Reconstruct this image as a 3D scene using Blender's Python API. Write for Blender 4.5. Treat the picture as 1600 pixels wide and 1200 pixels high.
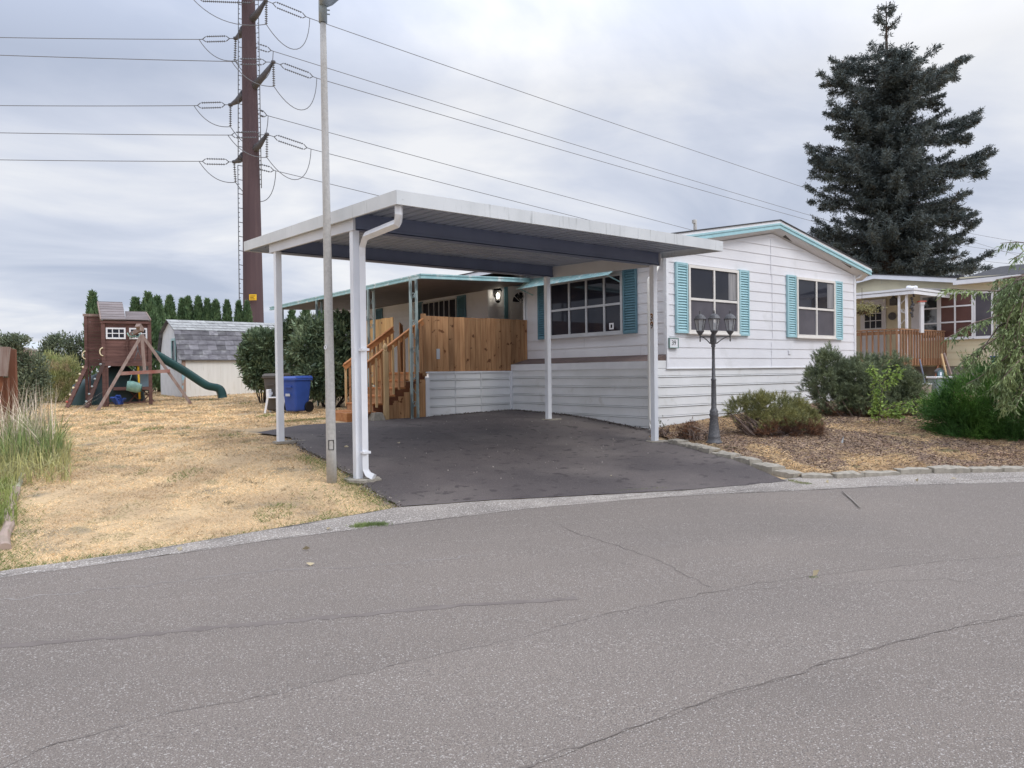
import bpy, math, random
import numpy as np
from mathutils import Vector, Matrix
random.seed(7); rng = np.random.default_rng(7)
for o in list(bpy.data.objects): bpy.data.objects.remove(o)
scn = bpy.context.scene; col = scn.collection
R_ = math.radians
# ------------------------------------------------------------ camera
# world: X runs along the front gable of the house, Y along its long side, Z up
FPX, PIT, ROL, YAW, HC = 1164.47, .0147089, -.0127581, .65642, 1.6
def _rot(v):
    c, s = math.cos(YAW), math.sin(YAW); return Vector((c*v.x+s*v.y, -s*v.x+c*v.y, v.z))
_F = Vector((0, math.cos(PIT), -math.sin(PIT))); _R0 = Vector((1, 0, 0)); _U0 = _R0.cross(_F)
_R = _rot(math.cos(ROL)*_R0+math.sin(ROL)*_U0); _U = _rot(-math.sin(ROL)*_R0+math.cos(ROL)*_U0); _F = _rot(_F)
CAM = Vector((0, 0, HC))
cam_d = bpy.data.cameras.new("camera"); cam = bpy.data.objects.new("camera", cam_d); col.objects.link(cam)
cam.matrix_world = Matrix(((_R.x, _U.x, -_F.x, 0), (_R.y, _U.y, -_F.y, 0), (_R.z, _U.z, -_F.z, HC), (0, 0, 0, 1)))
cam_d.sensor_fit = 'HORIZONTAL'; cam_d.sensor_width = 36; cam_d.lens = 36*FPX/1600
cam_d.clip_start = .1; cam_d.clip_end = 3000; scn.camera = cam
scn.render.resolution_x = 1024; scn.render.resolution_y = 768
def at(x, y, u=None, v=None, z=None, d=None):
    r = _F+_R*((x-800)/FPX)-_U*((y-600)/FPX)
    t = u/r.x if u is not None else v/r.y if v is not None else (z-HC)/r.z if z is not None else d
    return CAM+r*t
# ------------------------------------------------------------ world, sun, exposure
SUN_DIR = Vector((.42, -1, 1.25)).normalized()
w = bpy.data.worlds.new("World"); scn.world = w; w.use_nodes = True
nt = w.node_tree; nt.nodes.clear(); N = nt.nodes.new; L = nt.links.new
out = N('ShaderNodeOutputWorld'); bg = N('ShaderNodeBackground'); L(bg.outputs[0], out.inputs[0])
sky = N('ShaderNodeTexSky'); sky.sky_type = 'NISHITA'; sky.sun_disc = False
sky.sun_elevation = math.asin(SUN_DIR.z); sky.sun_rotation = math.atan2(SUN_DIR.x, SUN_DIR.y)
tc = N('ShaderNodeTexCoord'); sx = N('ShaderNodeSeparateXYZ'); L(tc.outputs['Generated'], sx.inputs[0])
def wm(op, a, b=None):
    n = N('ShaderNodeMath'); n.operation = op
    for i, q in enumerate((a, b)):
        if q is None: continue
        if isinstance(q, (int, float)): n.inputs[i].default_value = q
        else: L(q, n.inputs[i])
    return n.outputs[0]
zz = wm('ADD', wm('MAXIMUM', sx.outputs[2], 0.0), .16)
cx = N('ShaderNodeCombineXYZ'); L(wm('DIVIDE', sx.outputs[0], zz), cx.inputs[0]); L(wm('DIVIDE', sx.outputs[1], zz), cx.inputs[1])
mp = N('ShaderNodeMapping'); mp.inputs['Rotation'].default_value = (0, 0, YAW); mp.inputs['Location'].default_value = (3.1, 1.7, 0); L(cx.outputs[0], mp.inputs[0])
mp.inputs['Scale'].default_value = (.75, 1.0, 1)
n1 = N('ShaderNodeTexNoise'); n1.inputs['Scale'].default_value = 1.25; n1.inputs['Detail'].default_value = 8; n1.inputs['Roughness'].default_value = .52; n1.inputs['Distortion'].default_value = .5; L(mp.outputs[0], n1.inputs['Vector'])
rp = N('ShaderNodeValToRGB'); n2 = N('ShaderNodeTexNoise'); n2.inputs['Scale'].default_value = .55; n2.inputs['Detail'].default_value = 3; L(mp.outputs[0], n2.inputs['Vector']); L(wm('ADD', wm('MULTIPLY', n1.outputs['Fac'], .62), wm('MULTIPLY', n2.outputs['Fac'], .38)), rp.inputs[0])
e = rp.color_ramp.elements; e[0].position = .40; e[0].color = (.50, .56, .70, 1); e[1].position = .60; e[1].color = (.93, .94, .97, 1)
m_ = e.new(.5); m_.color = (.68, .725, .84, 1)
# an overcast sky is brightest overhead
br = N('ShaderNodeMapRange'); br.inputs[1].default_value = .35; br.inputs[2].default_value = .8; br.inputs[3].default_value = 1.0; br.inputs[4].default_value = 2.7; L(sx.outputs[2], br.inputs[0])
ml = N('ShaderNodeMix'); ml.data_type = 'RGBA'; ml.blend_type = 'MULTIPLY'; ml.inputs[0].default_value = 1; L(rp.outputs[0], ml.inputs[6]); L(br.outputs[0], ml.inputs[7])
sc_ = N('ShaderNodeMix'); sc_.data_type = 'RGBA'; sc_.blend_type = 'MULTIPLY'; sc_.inputs[0].default_value = 1; sc_.inputs[7].default_value = (10, 10, 10, 1); L(ml.outputs[2], sc_.inputs[6])
mx = N('ShaderNodeMix'); mx.data_type = 'RGBA'; mx.inputs[0].default_value = .93; L(sky.outputs[0], mx.inputs[6]); L(sc_.outputs[2], mx.inputs[7])
L(mx.outputs[2], bg.inputs[0]); bg.inputs[1].default_value = .1
sl = bpy.data.lights.new("sun", 'SUN'); sl.energy = 1.5; sl.angle = R_(22); sl.color = (1, .965, .92)
so = bpy.data.objects.new("sun", sl); col.objects.link(so); so.rotation_euler = SUN_DIR.to_track_quat('Z', 'Y').to_euler()
vs = scn.view_settings; vs.view_transform = 'Standard'; vs.look = 'None'; vs.exposure = 0.0; vs.gamma = 1
scn.render.engine = 'CYCLES'
# ------------------------------------------------------------ materials
MATS = {}
def mat(name, c1, c2=None, rough=.8, scale=3, stretch=(1, 1, 1), detail=6, lo=.35, hi=.65, island=0, bump=0, bscale=60, c3=None, c3scale=1.0, c3lo=.55, c3hi=.7, metal=0, spec=.35, speck=None, dist=0, trans=0, c3stretch=(1,1,1), bstretch=(1,1,1)):
    if name in MATS: return MATS[name]
    m = bpy.data.materials.new(name); m.use_nodes = True; t = m.node_tree; n = t.nodes; l = t.links
    b = n['Principled BSDF']; b.inputs['Roughness'].default_value = rough; b.inputs['Metallic'].default_value = metal; b.inputs['Specular IOR Level'].default_value = spec
    tc = n.new('ShaderNodeTexCoord')
    def noise(s, st, d=6, di=0, loc=(0, 0, 0)):
        mp = n.new('ShaderNodeMapping'); mp.inputs['Scale'].default_value = st; mp.inputs['Location'].default_value = loc; l.new(tc.outputs['Object'], mp.inputs[0])
        q = n.new('ShaderNodeTexNoise'); q.inputs['Scale'].default_value = s; q.inputs['Detail'].default_value = d; q.inputs['Distortion'].default_value = di; l.new(mp.outputs[0], q.inputs['Vector']); return q.outputs['Fac']
    def rng_(f, a, bb, to=(0, 1)):
        r = n.new('ShaderNodeMapRange'); r.inputs[1].default_value = a; r.inputs[2].default_value = bb; r.inputs[3].default_value = to[0]; r.inputs[4].default_value = to[1]; l.new(f, r.inputs[0]); return r.outputs[0]
    def mix(f, a, bb, mode='MIX'):
        x = n.new('ShaderNodeMix'); x.data_type = 'RGBA'; x.blend_type = mode
        if isinstance(f, (int, float)): x.inputs[0].default_value = f
        else: l.new(f, x.inputs[0])
        for i, q in ((6, a), (7, bb)):
            if isinstance(q, tuple): x.inputs[i].default_value = (*q[:3], 1)
            else: l.new(q, x.inputs[i])
        return x.outputs[2]
    cur = c1
    if c2: cur = mix(rng_(noise(scale, stretch, detail, dist), lo, hi), c1, c2)
    if c3: cur = mix(rng_(noise(c3scale, c3stretch, 5, 0, (5, 9, 2)), c3lo, c3hi), cur, c3)
    if speck:
        for (sc, a, bb, cc) in speck: cur = mix(rng_(noise(sc, (1, 1, 1), 2, 0, (sc, 3, 1)), a, bb), cur, cc)
    if island:
        g = n.new('ShaderNodeNewGeometry'); cur = mix(1.0, cur, rgb_grey(n, l, g.outputs['Random Per Island'], 1-island, 1+island), 'MULTIPLY')
    if isinstance(cur, tuple): b.inputs['Base Color'].default_value = (*cur, 1)
    else: l.new(cur, b.inputs['Base Color'])
    if bump:
        bp = n.new('ShaderNodeBump'); bp.inputs['Strength'].default_value = bump; bp.inputs['Distance'].default_value = .01
        l.new(noise(bscale, bstretch, 4), bp.inputs['Height']); l.new(bp.outputs[0], b.inputs['Normal'])
    if trans:
        tr = n.new('ShaderNodeBsdfTranslucent'); ms = n.new('ShaderNodeMixShader'); ms.inputs[0].default_value = trans
        if isinstance(cur, tuple): tr.inputs[0].default_value = (*cur, 1)
        else: l.new(cur, tr.inputs[0])
        o = n['Material Output']; l.new(b.outputs[0], ms.inputs[1]); l.new(tr.outputs[0], ms.inputs[2]); l.new(ms.outputs[0], o.inputs[0])
    MATS[name] = m; return m
def rgb_grey(n, l, f, a, b):
    r = n.new('ShaderNodeMapRange'); r.inputs[3].default_value = a; r.inputs[4].default_value = b; l.new(f, r.inputs[0])
    c = n.new('ShaderNodeCombineXYZ')
    for i in range(3): l.new(r.outputs[0], c.inputs[i])
    return c.outputs[0]
M_siding = mat('white_siding', (.80, .80, .83), (.74, .74, .77), rough=.5, scale=1.2, c3=(.62, .62, .62), c3scale=2.5, c3lo=.62, c3hi=.9, bump=.25, bscale=30, bstretch=(1, 1, 9))
M_joint = mat('siding_joint', (.42, .42, .44), rough=.8)
M_skirt = mat('white_skirting', (.80, .81, .82), (.72, .73, .73), rough=.5, scale=1.5, c3=(.55, .54, .50), c3scale=3, c3lo=.62, c3hi=.85, stretch=(1, 1, 2))
M_white = mat('white_paint', (.82, .83, .86), (.76, .77, .80), rough=.4, scale=4)
M_postw = mat('post_white_paint', (.80, .82, .86), (.72, .74, .78), rough=.35, scale=2, c3=(.55, .55, .56), c3scale=9, c3lo=.68, c3hi=.8, c3stretch=(1, 1, .3))
M_fascia = mat('weathered_white_fascia', (.66, .68, .69), (.58, .60, .61), rough=.55, scale=2, c3=(.30, .32, .31), c3scale=7, c3lo=.60, c3hi=.84, c3stretch=(3, 3, .25), dist=.3)
M_header = mat('pale_header_metal', (.62, .63, .66), (.55, .56, .59), rough=.5, scale=2)
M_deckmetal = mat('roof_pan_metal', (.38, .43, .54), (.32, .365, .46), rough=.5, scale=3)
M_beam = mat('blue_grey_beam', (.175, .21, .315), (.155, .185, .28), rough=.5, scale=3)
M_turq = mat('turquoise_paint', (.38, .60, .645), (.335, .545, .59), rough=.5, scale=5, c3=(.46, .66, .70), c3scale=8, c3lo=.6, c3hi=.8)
M_turqd = mat('shaded_turquoise_paint', (.125, .25, .31), (.105, .215, .27), rough=.5, scale=5)  # darker turquoise copy: shade under carport and porch is put into the colour
M_turqp = mat('pale_turquoise_metal', (.42, .62, .62), (.30, .50, .52), rough=.5, scale=6, c3=(.7, .75, .73), c3scale=6, c3lo=.55, c3hi=.7, c3stretch=(1, 1, 1))
M_cream = mat('cream_window_frame', (.80, .77, .72), (.73, .70, .66), rough=.5, scale=6)
M_glass = mat('dark_window_glass', (.016, .018, .028), (.03, .03, .04), rough=.04, scale=1.2, spec=.28)
M_glass2 = mat('screened_window_glass', (.115, .108, .125), (.085, .08, .095), rough=.35, scale=2.2, spec=.2)
M_curtain = mat('pale_curtain', (.35, .34, .34), (.20, .20, .21), rough=.9, scale=20, stretch=(1, 1, .05))
M_shingle = mat('dark_shingle', (.075, .075, .08), (.05, .05, .055), rough=.95, scale=12, bump=.5)
M_soffit = mat('soffit_white', (.74, .74, .77), (.68, .68, .70), rough=.7, scale=3)
M_vent = mat('vent_grille', (.12, .11, .11), (.07, .065, .065), rough=.8, scale=90, stretch=(1, .1, .1))
M_cedar = mat('cedar_boards', (.44, .25, .125), (.31, .16, .075), rough=.75, scale=5, stretch=(3, 3, .35), island=.34, c3=(.13, .05, .02), c3scale=8, c3lo=.635, c3hi=.68, bump=.2, bscale=40, bstretch=(1, 1, .1))
M_cedarr = mat('cedar_rail', (.50, .23, .09), (.38, .15, .055), rough=.7, scale=6, stretch=(.5, 2, 2), island=.12, bump=.2)
M_cedard = mat('cedar_stringer', (.22, .085, .04), (.15, .055, .03), rough=.8, scale=6, island=.1)
M_pine = mat('raw_pine', (.62, .44, .24), (.52, .34, .17), rough=.75, scale=5, stretch=(3, 3, .4), island=.08)
M_ndeck = mat('neighbour_deck_wood', (.36, .205, .12), (.28, .155, .09), rough=.75, scale=5, stretch=(3, 3, .4), island=.2)
M_concrete = mat('pale_concrete', (.36, .325, .27), (.27, .245, .205), rough=.9, scale=18, bump=.6, bscale=80, c3=(.22, .21, .17), c3scale=5, c3lo=.58, c3hi=.75, island=.10)
M_blue = mat('blue_bin_plastic', (.035, .085, .34), (.03, .072, .29), rough=.4, scale=6)
M_brown = mat('brown_bin_plastic', (.10, .085, .075), (.08, .07, .06), rough=.5, scale=6)
M_black = mat('black_plastic', (.012, .012, .014), rough=.5)
M_galv = mat('galvanised_concrete_pole', (.47, .455, .43), (.39, .38, .36), rough=.7, scale=30, c3=(.54, .53, .52), c3scale=3, c3lo=.5, c3hi=.7, c3stretch=(4, 4, .3), bump=.15)
M_galv2 = mat('galvanised_steel', (.36, .40, .41), (.28, .32, .33), rough=.5, scale=20, metal=.3)
M_iron = mat('pewter_cast_iron', (.085, .085, .092), (.15, .15, .155), rough=.55, scale=40, lo=.45, hi=.7, spec=.5, bump=.3, bscale=120)
M_lampglass = mat('lantern_glass', (.42, .43, .45), (.30, .31, .33), rough=.15, scale=8, spec=.6)
M_armsteel = mat('grey_arm_steel', (.10, .10, .115), (.08, .08, .09), rough=.7)
M_pylon = mat('weathering_steel', (.092, .060, .066), (.072, .048, .055), rough=.85, scale=1.2, stretch=(1, 1, .15), c3=(.13, .09, .09), c3scale=1, c3lo=.55, c3hi=.75, c3stretch=(1, 1, .1))
M_wire = mat('conductor_metal', (.16, .17, .19), rough=.6)
M_insul = mat('insulator_grey', (.14, .15, .17), rough=.5)
M_yellow = mat('yellow_paint', (.80, .50, .03), (.74, .45, .02), rough=.5, scale=4)
M_play = mat('reddish_brown_stain', (.17, .092, .08), (.12, .063, .056), rough=.85, scale=6, stretch=(.4, .4, 3), island=.15, c3=(.27, .16, .14), c3scale=4, c3lo=.6, c3hi=.8, c3stretch=(1, 1, 3))
M_playg = mat('grey_weathered_wood', (.30, .24, .215), (.22, .15, .125), rough=.9, scale=7, stretch=(3, 3, .4), island=.12)
M_playroof = mat('grey_roof_boards', (.25, .22, .22), (.18, .155, .155), rough=.9, scale=6, stretch=(.4, 3, 3), island=.15)
M_green = mat('dark_green_plastic', (.014, .065, .062), (.011, .05, .05), rough=.4, scale=3)
M_seafoam = mat('pale_green_plastic', (.25, .42, .36), (.16, .30, .27), rough=.5, scale=9)
M_cblue = mat('pale_blue_tarp', (.32, .45, .55), (.24, .36, .46), rough=.5, scale=4)
M_cream2 = mat('cream_plastic', (.78, .68, .46), rough=.5)
M_shed = mat('shed_siding', (.80, .79, .75), (.74, .73, .69), rough=.75, scale=2.5, stretch=(4, 4, .3), c3=(.58, .55, .46), c3scale=6, c3lo=.6, c3hi=.8, c3stretch=(3, 3, .3))
M_shedw = mat('shed_end_white', (.72, .74, .77), (.65, .67, .70), rough=.75, scale=4)
M_shshin = mat('mottled_shingles', (.20, .195, .21), (.135, .13, .145), rough=.95, scale=5, stretch=(1, 1, 2), island=.38, c3=(.36, .36, .36), c3scale=4, c3lo=.55, c3hi=.8)
M_sage = mat('grey_white_shingles', (.40, .41, .40), (.30, .30, .30), rough=.95, scale=9, island=.15)
M_ncream = mat('neighbour_cream_siding', (.74, .68, .49), (.68, .62, .45), rough=.6, scale=3)
M_red = mat('faded_red', (.50, .12, .09), rough=.6)
M_curtr = mat('brown_blind', (.13, .06, .05), (.10, .045, .04), rough=.35, scale=2, spec=.5)
M_bark = mat('bark', (.09, .065, .05), (.05, .035, .028), rough=.95, scale=12, stretch=(2, 2, .4), bump=.6)
M_orange = mat('orange_digits', (.62, .24, .03), rough=.5)
M_tag = mat('grey_tag', (.50, .52, .56), rough=.5)
M_rock = mat('grey_rock', (.42, .43, .44), (.30, .31, .32), rough=.9, scale=20)
def leafm(name, c1, c2, scale=1.6, isl=.35, trans=.25, c3=None, lo=.4, hi=.6, c3lo=.55, c3hi=.65, rough=.6): return mat(name, c1, c2, rough=rough, scale=scale, island=isl, trans=trans, lo=lo, hi=hi, c3=c3, c3scale=2.2, c3lo=c3lo, c3hi=c3hi, detail=3)
L_spruce = leafm('spruce_needles', (.125, .15, .145), (.082, .105, .105), 1.2, .4, .1, c3=(.10, .082, .058), c3lo=.60, c3hi=.72)
L_arb = leafm('arborvitae_foliage', (.165, .25, .115), (.105, .175, .085), 2.5, .35, .15)
L_laurel = leafm('laurel_leaves', (.22, .28, .16), (.13, .185, .11), 2.5, .45, .12, rough=.35)
L_mugo = leafm('mugo_needles', (.235, .275, .15), (.16, .195, .12), 4, .4, .1)
L_mugob = leafm('olive_pine_needles', (.31, .30, .115), (.20, .21, .095), 4, .4, .1)
L_dead = leafm('dead_brown_needles', (.24, .12, .065), (.15, .085, .055), 5, .5, .1)
L_twig = leafm('grey_twigs', (.20, .14, .11), (.12, .085, .07), 5, .4, 0)
L_junip = leafm('juniper_sprays', (.135, .27, .055), (.07, .165, .04), 1.8, .45, .15)
L_willow = leafm('narrow_leaves', (.30, .37, .16), (.18, .24, .11), 1.6, .45, .25)
L_sap = leafm('sapling_leaves', (.40, .52, .14), (.26, .38, .10), 5, .4, .35, c3=(.45, .30, .04), c3lo=.66, c3hi=.7)
L_shrub = leafm('grey_green_leaves', (.20, .23, .145), (.13, .165, .105), 2.5, .4, .2)
L_pale = leafm('pale_weeds', (.45, .43, .20), (.30, .35, .14), 2.5, .35, .3, c3=(.46, .36, .22), c3lo=.55, c3hi=.65)
L_green = leafm('green_grass', (.27, .33, .12), (.17, .23, .085), 4, .4, .3)
L_straw = leafm('dry_grass_stalks', (.72, .62, .48), (.55, .45, .36), 5, .4, .15)
L_lawn = leafm('dry_lawn_blades', (.90, .67, .38), (.56, .40, .235), 1.3, .50, .2, c3=(.34, .31, .16), c3lo=.58, c3hi=.66)
L_lawng = leafm('green_lawn_blades', (.15, .21, .06), (.24, .25, .09), 3, .35, .2)
L_litter = leafm('bark_litter', (.34, .24, .175), (.13, .085, .066), 9, .75, 0)
M_ground = mat('dry_soil_and_thatch', (.62, .45, .26), (.40, .285, .17), rough=.95, scale=1.3, lo=.3, hi=.7, c3=(.24, .20, .14), c3scale=1.5, c3lo=.58, c3hi=.70, bump=1, bscale=40, speck=[(14, .56, .72, (.33, .24, .13)), (45, .55, .75, (.30, .21, .12)), (60, .6, .8, (.74, .58, .34))])
M_bed = mat('bark_mulch', (.20, .135, .10), (.30, .21, .14), rough=.95, scale=2.2, bump=1, bscale=50, c3=(.20, .105, .065), c3scale=1.1, c3lo=.5, c3hi=.68, speck=[(55, .56, .66, (.085, .06, .048)), (38, .6, .7, (.48, .37, .24))])
M_road = mat('aged_asphalt', (.244, .206, .176), (.203, .173, .150), rough=.93, scale=.35, lo=.35, hi=.65, bump=.9, bscale=130, c3=(.285, .240, .205), c3scale=.55, c3lo=.48, c3hi=.8, c3stretch=(.35, 1, 1), speck=[(190, .44, .70, (.095, .084, .078)), (115, .58, .70, (.46, .43, .40))])
M_road2 = mat('coarse_asphalt_overlay', (.253, .216, .186), (.216, .185, .161), rough=.93, scale=.5, bump=1, bscale=110, speck=[(170, .44, .70, (.10, .086, .08)), (105, .585, .71, (.46, .43, .395)), (70, .68, .75, (.50, .47, .43))])
M_drive = mat('dark_sealed_asphalt', (.112, .094, .091), (.078, .067, .067), rough=.82, scale=.9, lo=.35, hi=.7, bump=.6, bscale=110, c3=(.185, .160, .145), c3scale=.55, c3lo=.48, c3hi=.75, dist=.6, speck=[(150, .50, .74, (.045, .037, .038)), (6, .60, .68, (.06, .05, .05)), (90, .64, .73, (.24, .21, .19))])
M_gutter = mat('gravelly_shoulder', (.40, .355, .315), (.25, .222, .20), rough=.95, scale=2, bump=1, bscale=90, speck=[(110, .47, .66, (.16, .145, .132)), (60, .57, .66, (.62, .58, .53))])
M_crack = mat('road_crack', (.13, .112, .10), (.19, .165, .15), rough=1, scale=6)
M_seam = mat('road_seam', (.155, .132, .120), (.185, .16, .145), rough=1, scale=9)
M_emit = bpy.data.materials.new('lit_bulb'); M_emit.use_nodes = True
_b = M_emit.node_tree.nodes['Principled BSDF']; _b.inputs['Emission Color'].default_value = (1, .93, .78, 1); _b.inputs['Emission Strength'].default_value = 4
# ------------------------------------------------------------ mesh builder
class MB:
    def __init__(s): s.v = []; s.f = []; s.mi = []; s.m = 0; s.sm = []
    def add(s, vs, fs, smooth=False):
        b = len(s.v); s.v += [tuple(q) for q in vs]
        for f in fs: s.f.append([b+i for i in f]); s.mi.append(s.m); s.sm.append(smooth)
        return s
    def box(s, x0, x1, y0, y1, z0, z1):
        v = [(x, y, z) for z in (z0, z1) for y in (y0, y1) for x in (x0, x1)]
        return s.add(v, [(0, 2, 3, 1), (4, 5, 7, 6), (0, 1, 5, 4), (2, 6, 7, 3), (0, 4, 6, 2), (1, 3, 7, 5)])
    def bar(s, a, b, w, h, up=(0, 0, 1)):      # box-section bar from a to b
        a = Vector(a); b = Vector(b); d = (b-a).normalized(); up = Vector(up)
        if abs(d.dot(up)) > .98: up = Vector((0, 1, 0))
        x = d.cross(up).normalized(); y = x.cross(d)
        v = [p+x*(i*w/2)+y*(j*h/2) for p in (a, b) for i, j in ((-1, -1), (1, -1), (1, 1), (-1, 1))]
        return s.add(v, [(0, 3, 2, 1), (4, 5, 6, 7), (0, 1, 5, 4), (1, 2, 6, 5), (2, 3, 7, 6), (3, 0, 4, 7)])
    def tube(s, pts, r, n=8, cap=True, smooth=True):
        pts = [Vector(p) for p in pts]; rs = r if isinstance(r, (list, tuple)) else [r]*len(pts); vs = []
        px = None
        for i, p in enumerate(pts):
            d = (pts[min(i+1, len(pts)-1)]-pts[max(i-1, 0)]).normalized()
            x = px-d*px.dot(d) if px is not None else d.cross(Vector((0, 0, 1)) if abs(d.z) < .95 else Vector((1, 0, 0)))
            if x.length < 1e-5: x = d.orthogonal()
            x.normalize(); px = x; y = d.cross(x)
            vs += [p+(x*math.cos(k*2*math.pi/n)+y*math.sin(k*2*math.pi/n))*rs[i] for k in range(n)]
        fs = [(i*n+k, i*n+(k+1) % n, (i+1)*n+(k+1) % n, (i+1)*n+k) for i in range(len(pts)-1) for k in range(n)]
        s.add(vs, fs, smooth)
        if cap: b = len(s.v)-len(vs); s.f += [[b+k for k in range(n)][::-1], [b+(len(pts)-1)*n+k for k in range(n)]]; s.mi += [s.m]*2; s.sm += [False]*2
        return s
    def lathe(s, c, prof, n=16, ph=0, smooth=True):    # prof: (r, z)
        c = Vector(c); vs = [c+Vector((r*math.cos(ph+k*2*math.pi/n), r*math.sin(ph+k*2*math.pi/n), z)) for r, z in prof for k in range(n)]
        fs = [(i*n+k, i*n+(k+1) % n, (i+1)*n+(k+1) % n, (i+1)*n+k) for i in range(len(prof)-1) for k in range(n)]
        s.add(vs, fs, smooth); b = len(s.v)-len(vs); s.f += [[b+k for k in range(n)][::-1], [b+(len(prof)-1)*n+k for k in range(n)]]; s.mi += [s.m]*2; s.sm += [False]*2
        return s
    def prism(s, poly, o, a, b, c, t):     # polygon (s,t) in plane o + s*a + t*b, thickness t along c
        o = Vector(o); a = Vector(a); b = Vector(b); c = Vector(c); n = len(poly)
        v = [o+a*p+b*q for p, q in poly]+[o+a*p+b*q+c*t for p, q in poly]
        return s.add(v, [list(range(n))[::-1], list(range(n, 2*n))]+[(i, (i+1) % n, n+(i+1) % n, n+i) for i in range(n)])
    def quad(s, *p): return s.add(p, [tuple(range(len(p)))])
    def ball(s, c, r, n=10, sq=(1, 1, 1), jit=0):
        c = Vector(c); vs = []; fs = []
        for i in range(n//2+1):
            th = math.pi*i/(n//2)
            for k in range(n):
                j = 1+random.uniform(-jit, jit)
                vs.append(c+Vector((math.sin(th)*math.cos(k*2*math.pi/n)*sq[0], math.sin(th)*math.sin(k*2*math.pi/n)*sq[1], math.cos(th)*sq[2]))*r*j)
        for i in range(n//2):
            for k in range(n): fs.append((i*n+k, (i+1)*n+k, (i+1)*n+(k+1) % n, i*n+(k+1) % n))
        return s.add(vs, fs, True)
def link(name, me, parent=None):
    o = bpy.data.objects.new(name, me); col.objects.link(o)
    if parent is not None: o.parent = parent
    return o
class Th:
    def __init__(s, name, label, cat, loc, rotz=0, group=None, empty=True):
        s.o = bpy.data.objects.new(name, None); col.objects.link(s.o); s.o.empty_display_size = .2
        s.loc = Vector(loc); s.rz = rotz; s.o.location = s.loc; s.o.rotation_euler = (0, 0, rotz)
        s.o['label'] = label; s.o['category'] = cat
        if group: s.o['group'] = group
    def part(s, name, mb, m, world=False, parent=None, label=None, bevel=0):
        vs = mb.v
        if world:
            c, q = math.cos(-s.rz), math.sin(-s.rz); vs = []
            for v in mb.v:
                x, y, z = v[0]-s.loc.x, v[1]-s.loc.y, v[2]-s.loc.z; vs.append((c*x-q*y, q*x+c*y, z))
        o = mesh_obj(name, vs, mb.f, mb.mi, mb.sm, m, parent or s.o)
        if label: o['label'] = label
        if bevel: bevel_(o, bevel)
        return o
def bevel_(o, wd):
    b = o.modifiers.new('bevel', 'BEVEL'); b.width = wd; b.segments = 2; b.limit_method = 'ANGLE'; b.angle_limit = R_(50)
def mesh_obj(name, vs, fs, mi, sm, m, parent=None):
    me = bpy.data.meshes.new(name); me.from_pydata(vs, [], fs)
    for q in (m if isinstance(m, (list, tuple)) else [m]): me.materials.append(q)
    me.polygons.foreach_set('material_index', mi); me.polygons.foreach_set('use_smooth', sm); me.update()
    return link(name, me, parent)
def single(name, mb, m, label, cat, loc=(0, 0, 0), group=None, rotz=0, bevel=0, world=True):
    loc = Vector(loc)
    vs = [(v[0]-loc.x, v[1]-loc.y, v[2]-loc.z) for v in mb.v] if world else mb.v
    o = mesh_obj(name, vs, mb.f, mb.mi, mb.sm, m); o.location = loc; o.rotation_euler = (0, 0, rotz)
    o['label'] = label; o['category'] = cat
    if group: o['group'] = group
    if bevel: bevel_(o, bevel)
    return o
def npmesh(name, V, nper, m, parent=None):      # V: (n*nper,3): n separate polygons of nper corners
    n = len(V)//nper; me = bpy.data.meshes.new(name); me.vertices.add(len(V)); me.vertices.foreach_set('co', V.astype(np.float32).ravel())
    me.loops.add(len(V)); me.loops.foreach_set('vertex_index', np.arange(len(V), dtype=np.int32))
    me.polygons.add(n); me.polygons.foreach_set('loop_start', np.arange(n, dtype=np.int32)*nper); me.polygons.foreach_set('loop_total', np.full(n, nper, dtype=np.int32))
    me.materials.append(m); me.update(calc_edges=True); me.validate(); return link(name, me, parent)
def unit(a): return a/np.maximum(np.linalg.norm(a, axis=-1, keepdims=True), 1e-9)
def leaves(P, D, ln, wd, curl=.15):     # leaf quads: base points P, directions D
    n = len(P); D = unit(D); ln = np.broadcast_to(ln, n)[:, None]; wd = np.broadcast_to(wd, n)[:, None]
    S = unit(np.cross(D, unit(rng.normal(size=(n, 3)))))
    Nn = np.cross(D, S); mid = P+D*ln*.5+Nn*ln*curl*.5
    V = np.stack([P, mid+S*wd*.5, P+D*ln-Nn*ln*curl*.2, mid-S*wd*.5], 1); return V.reshape(-1, 3)
def tris(P, D, ln, wd):
    n = len(P); D = unit(D); ln = np.broadcast_to(ln, n)[:, None]; wd = np.broadcast_to(wd, n)[:, None]
    S = unit(np.cross(D, unit(rng.normal(size=(n, 3)))))
    return np.stack([P-S*wd*.5, P+S*wd*.5, P+D*ln], 1).reshape(-1, 3)
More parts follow.
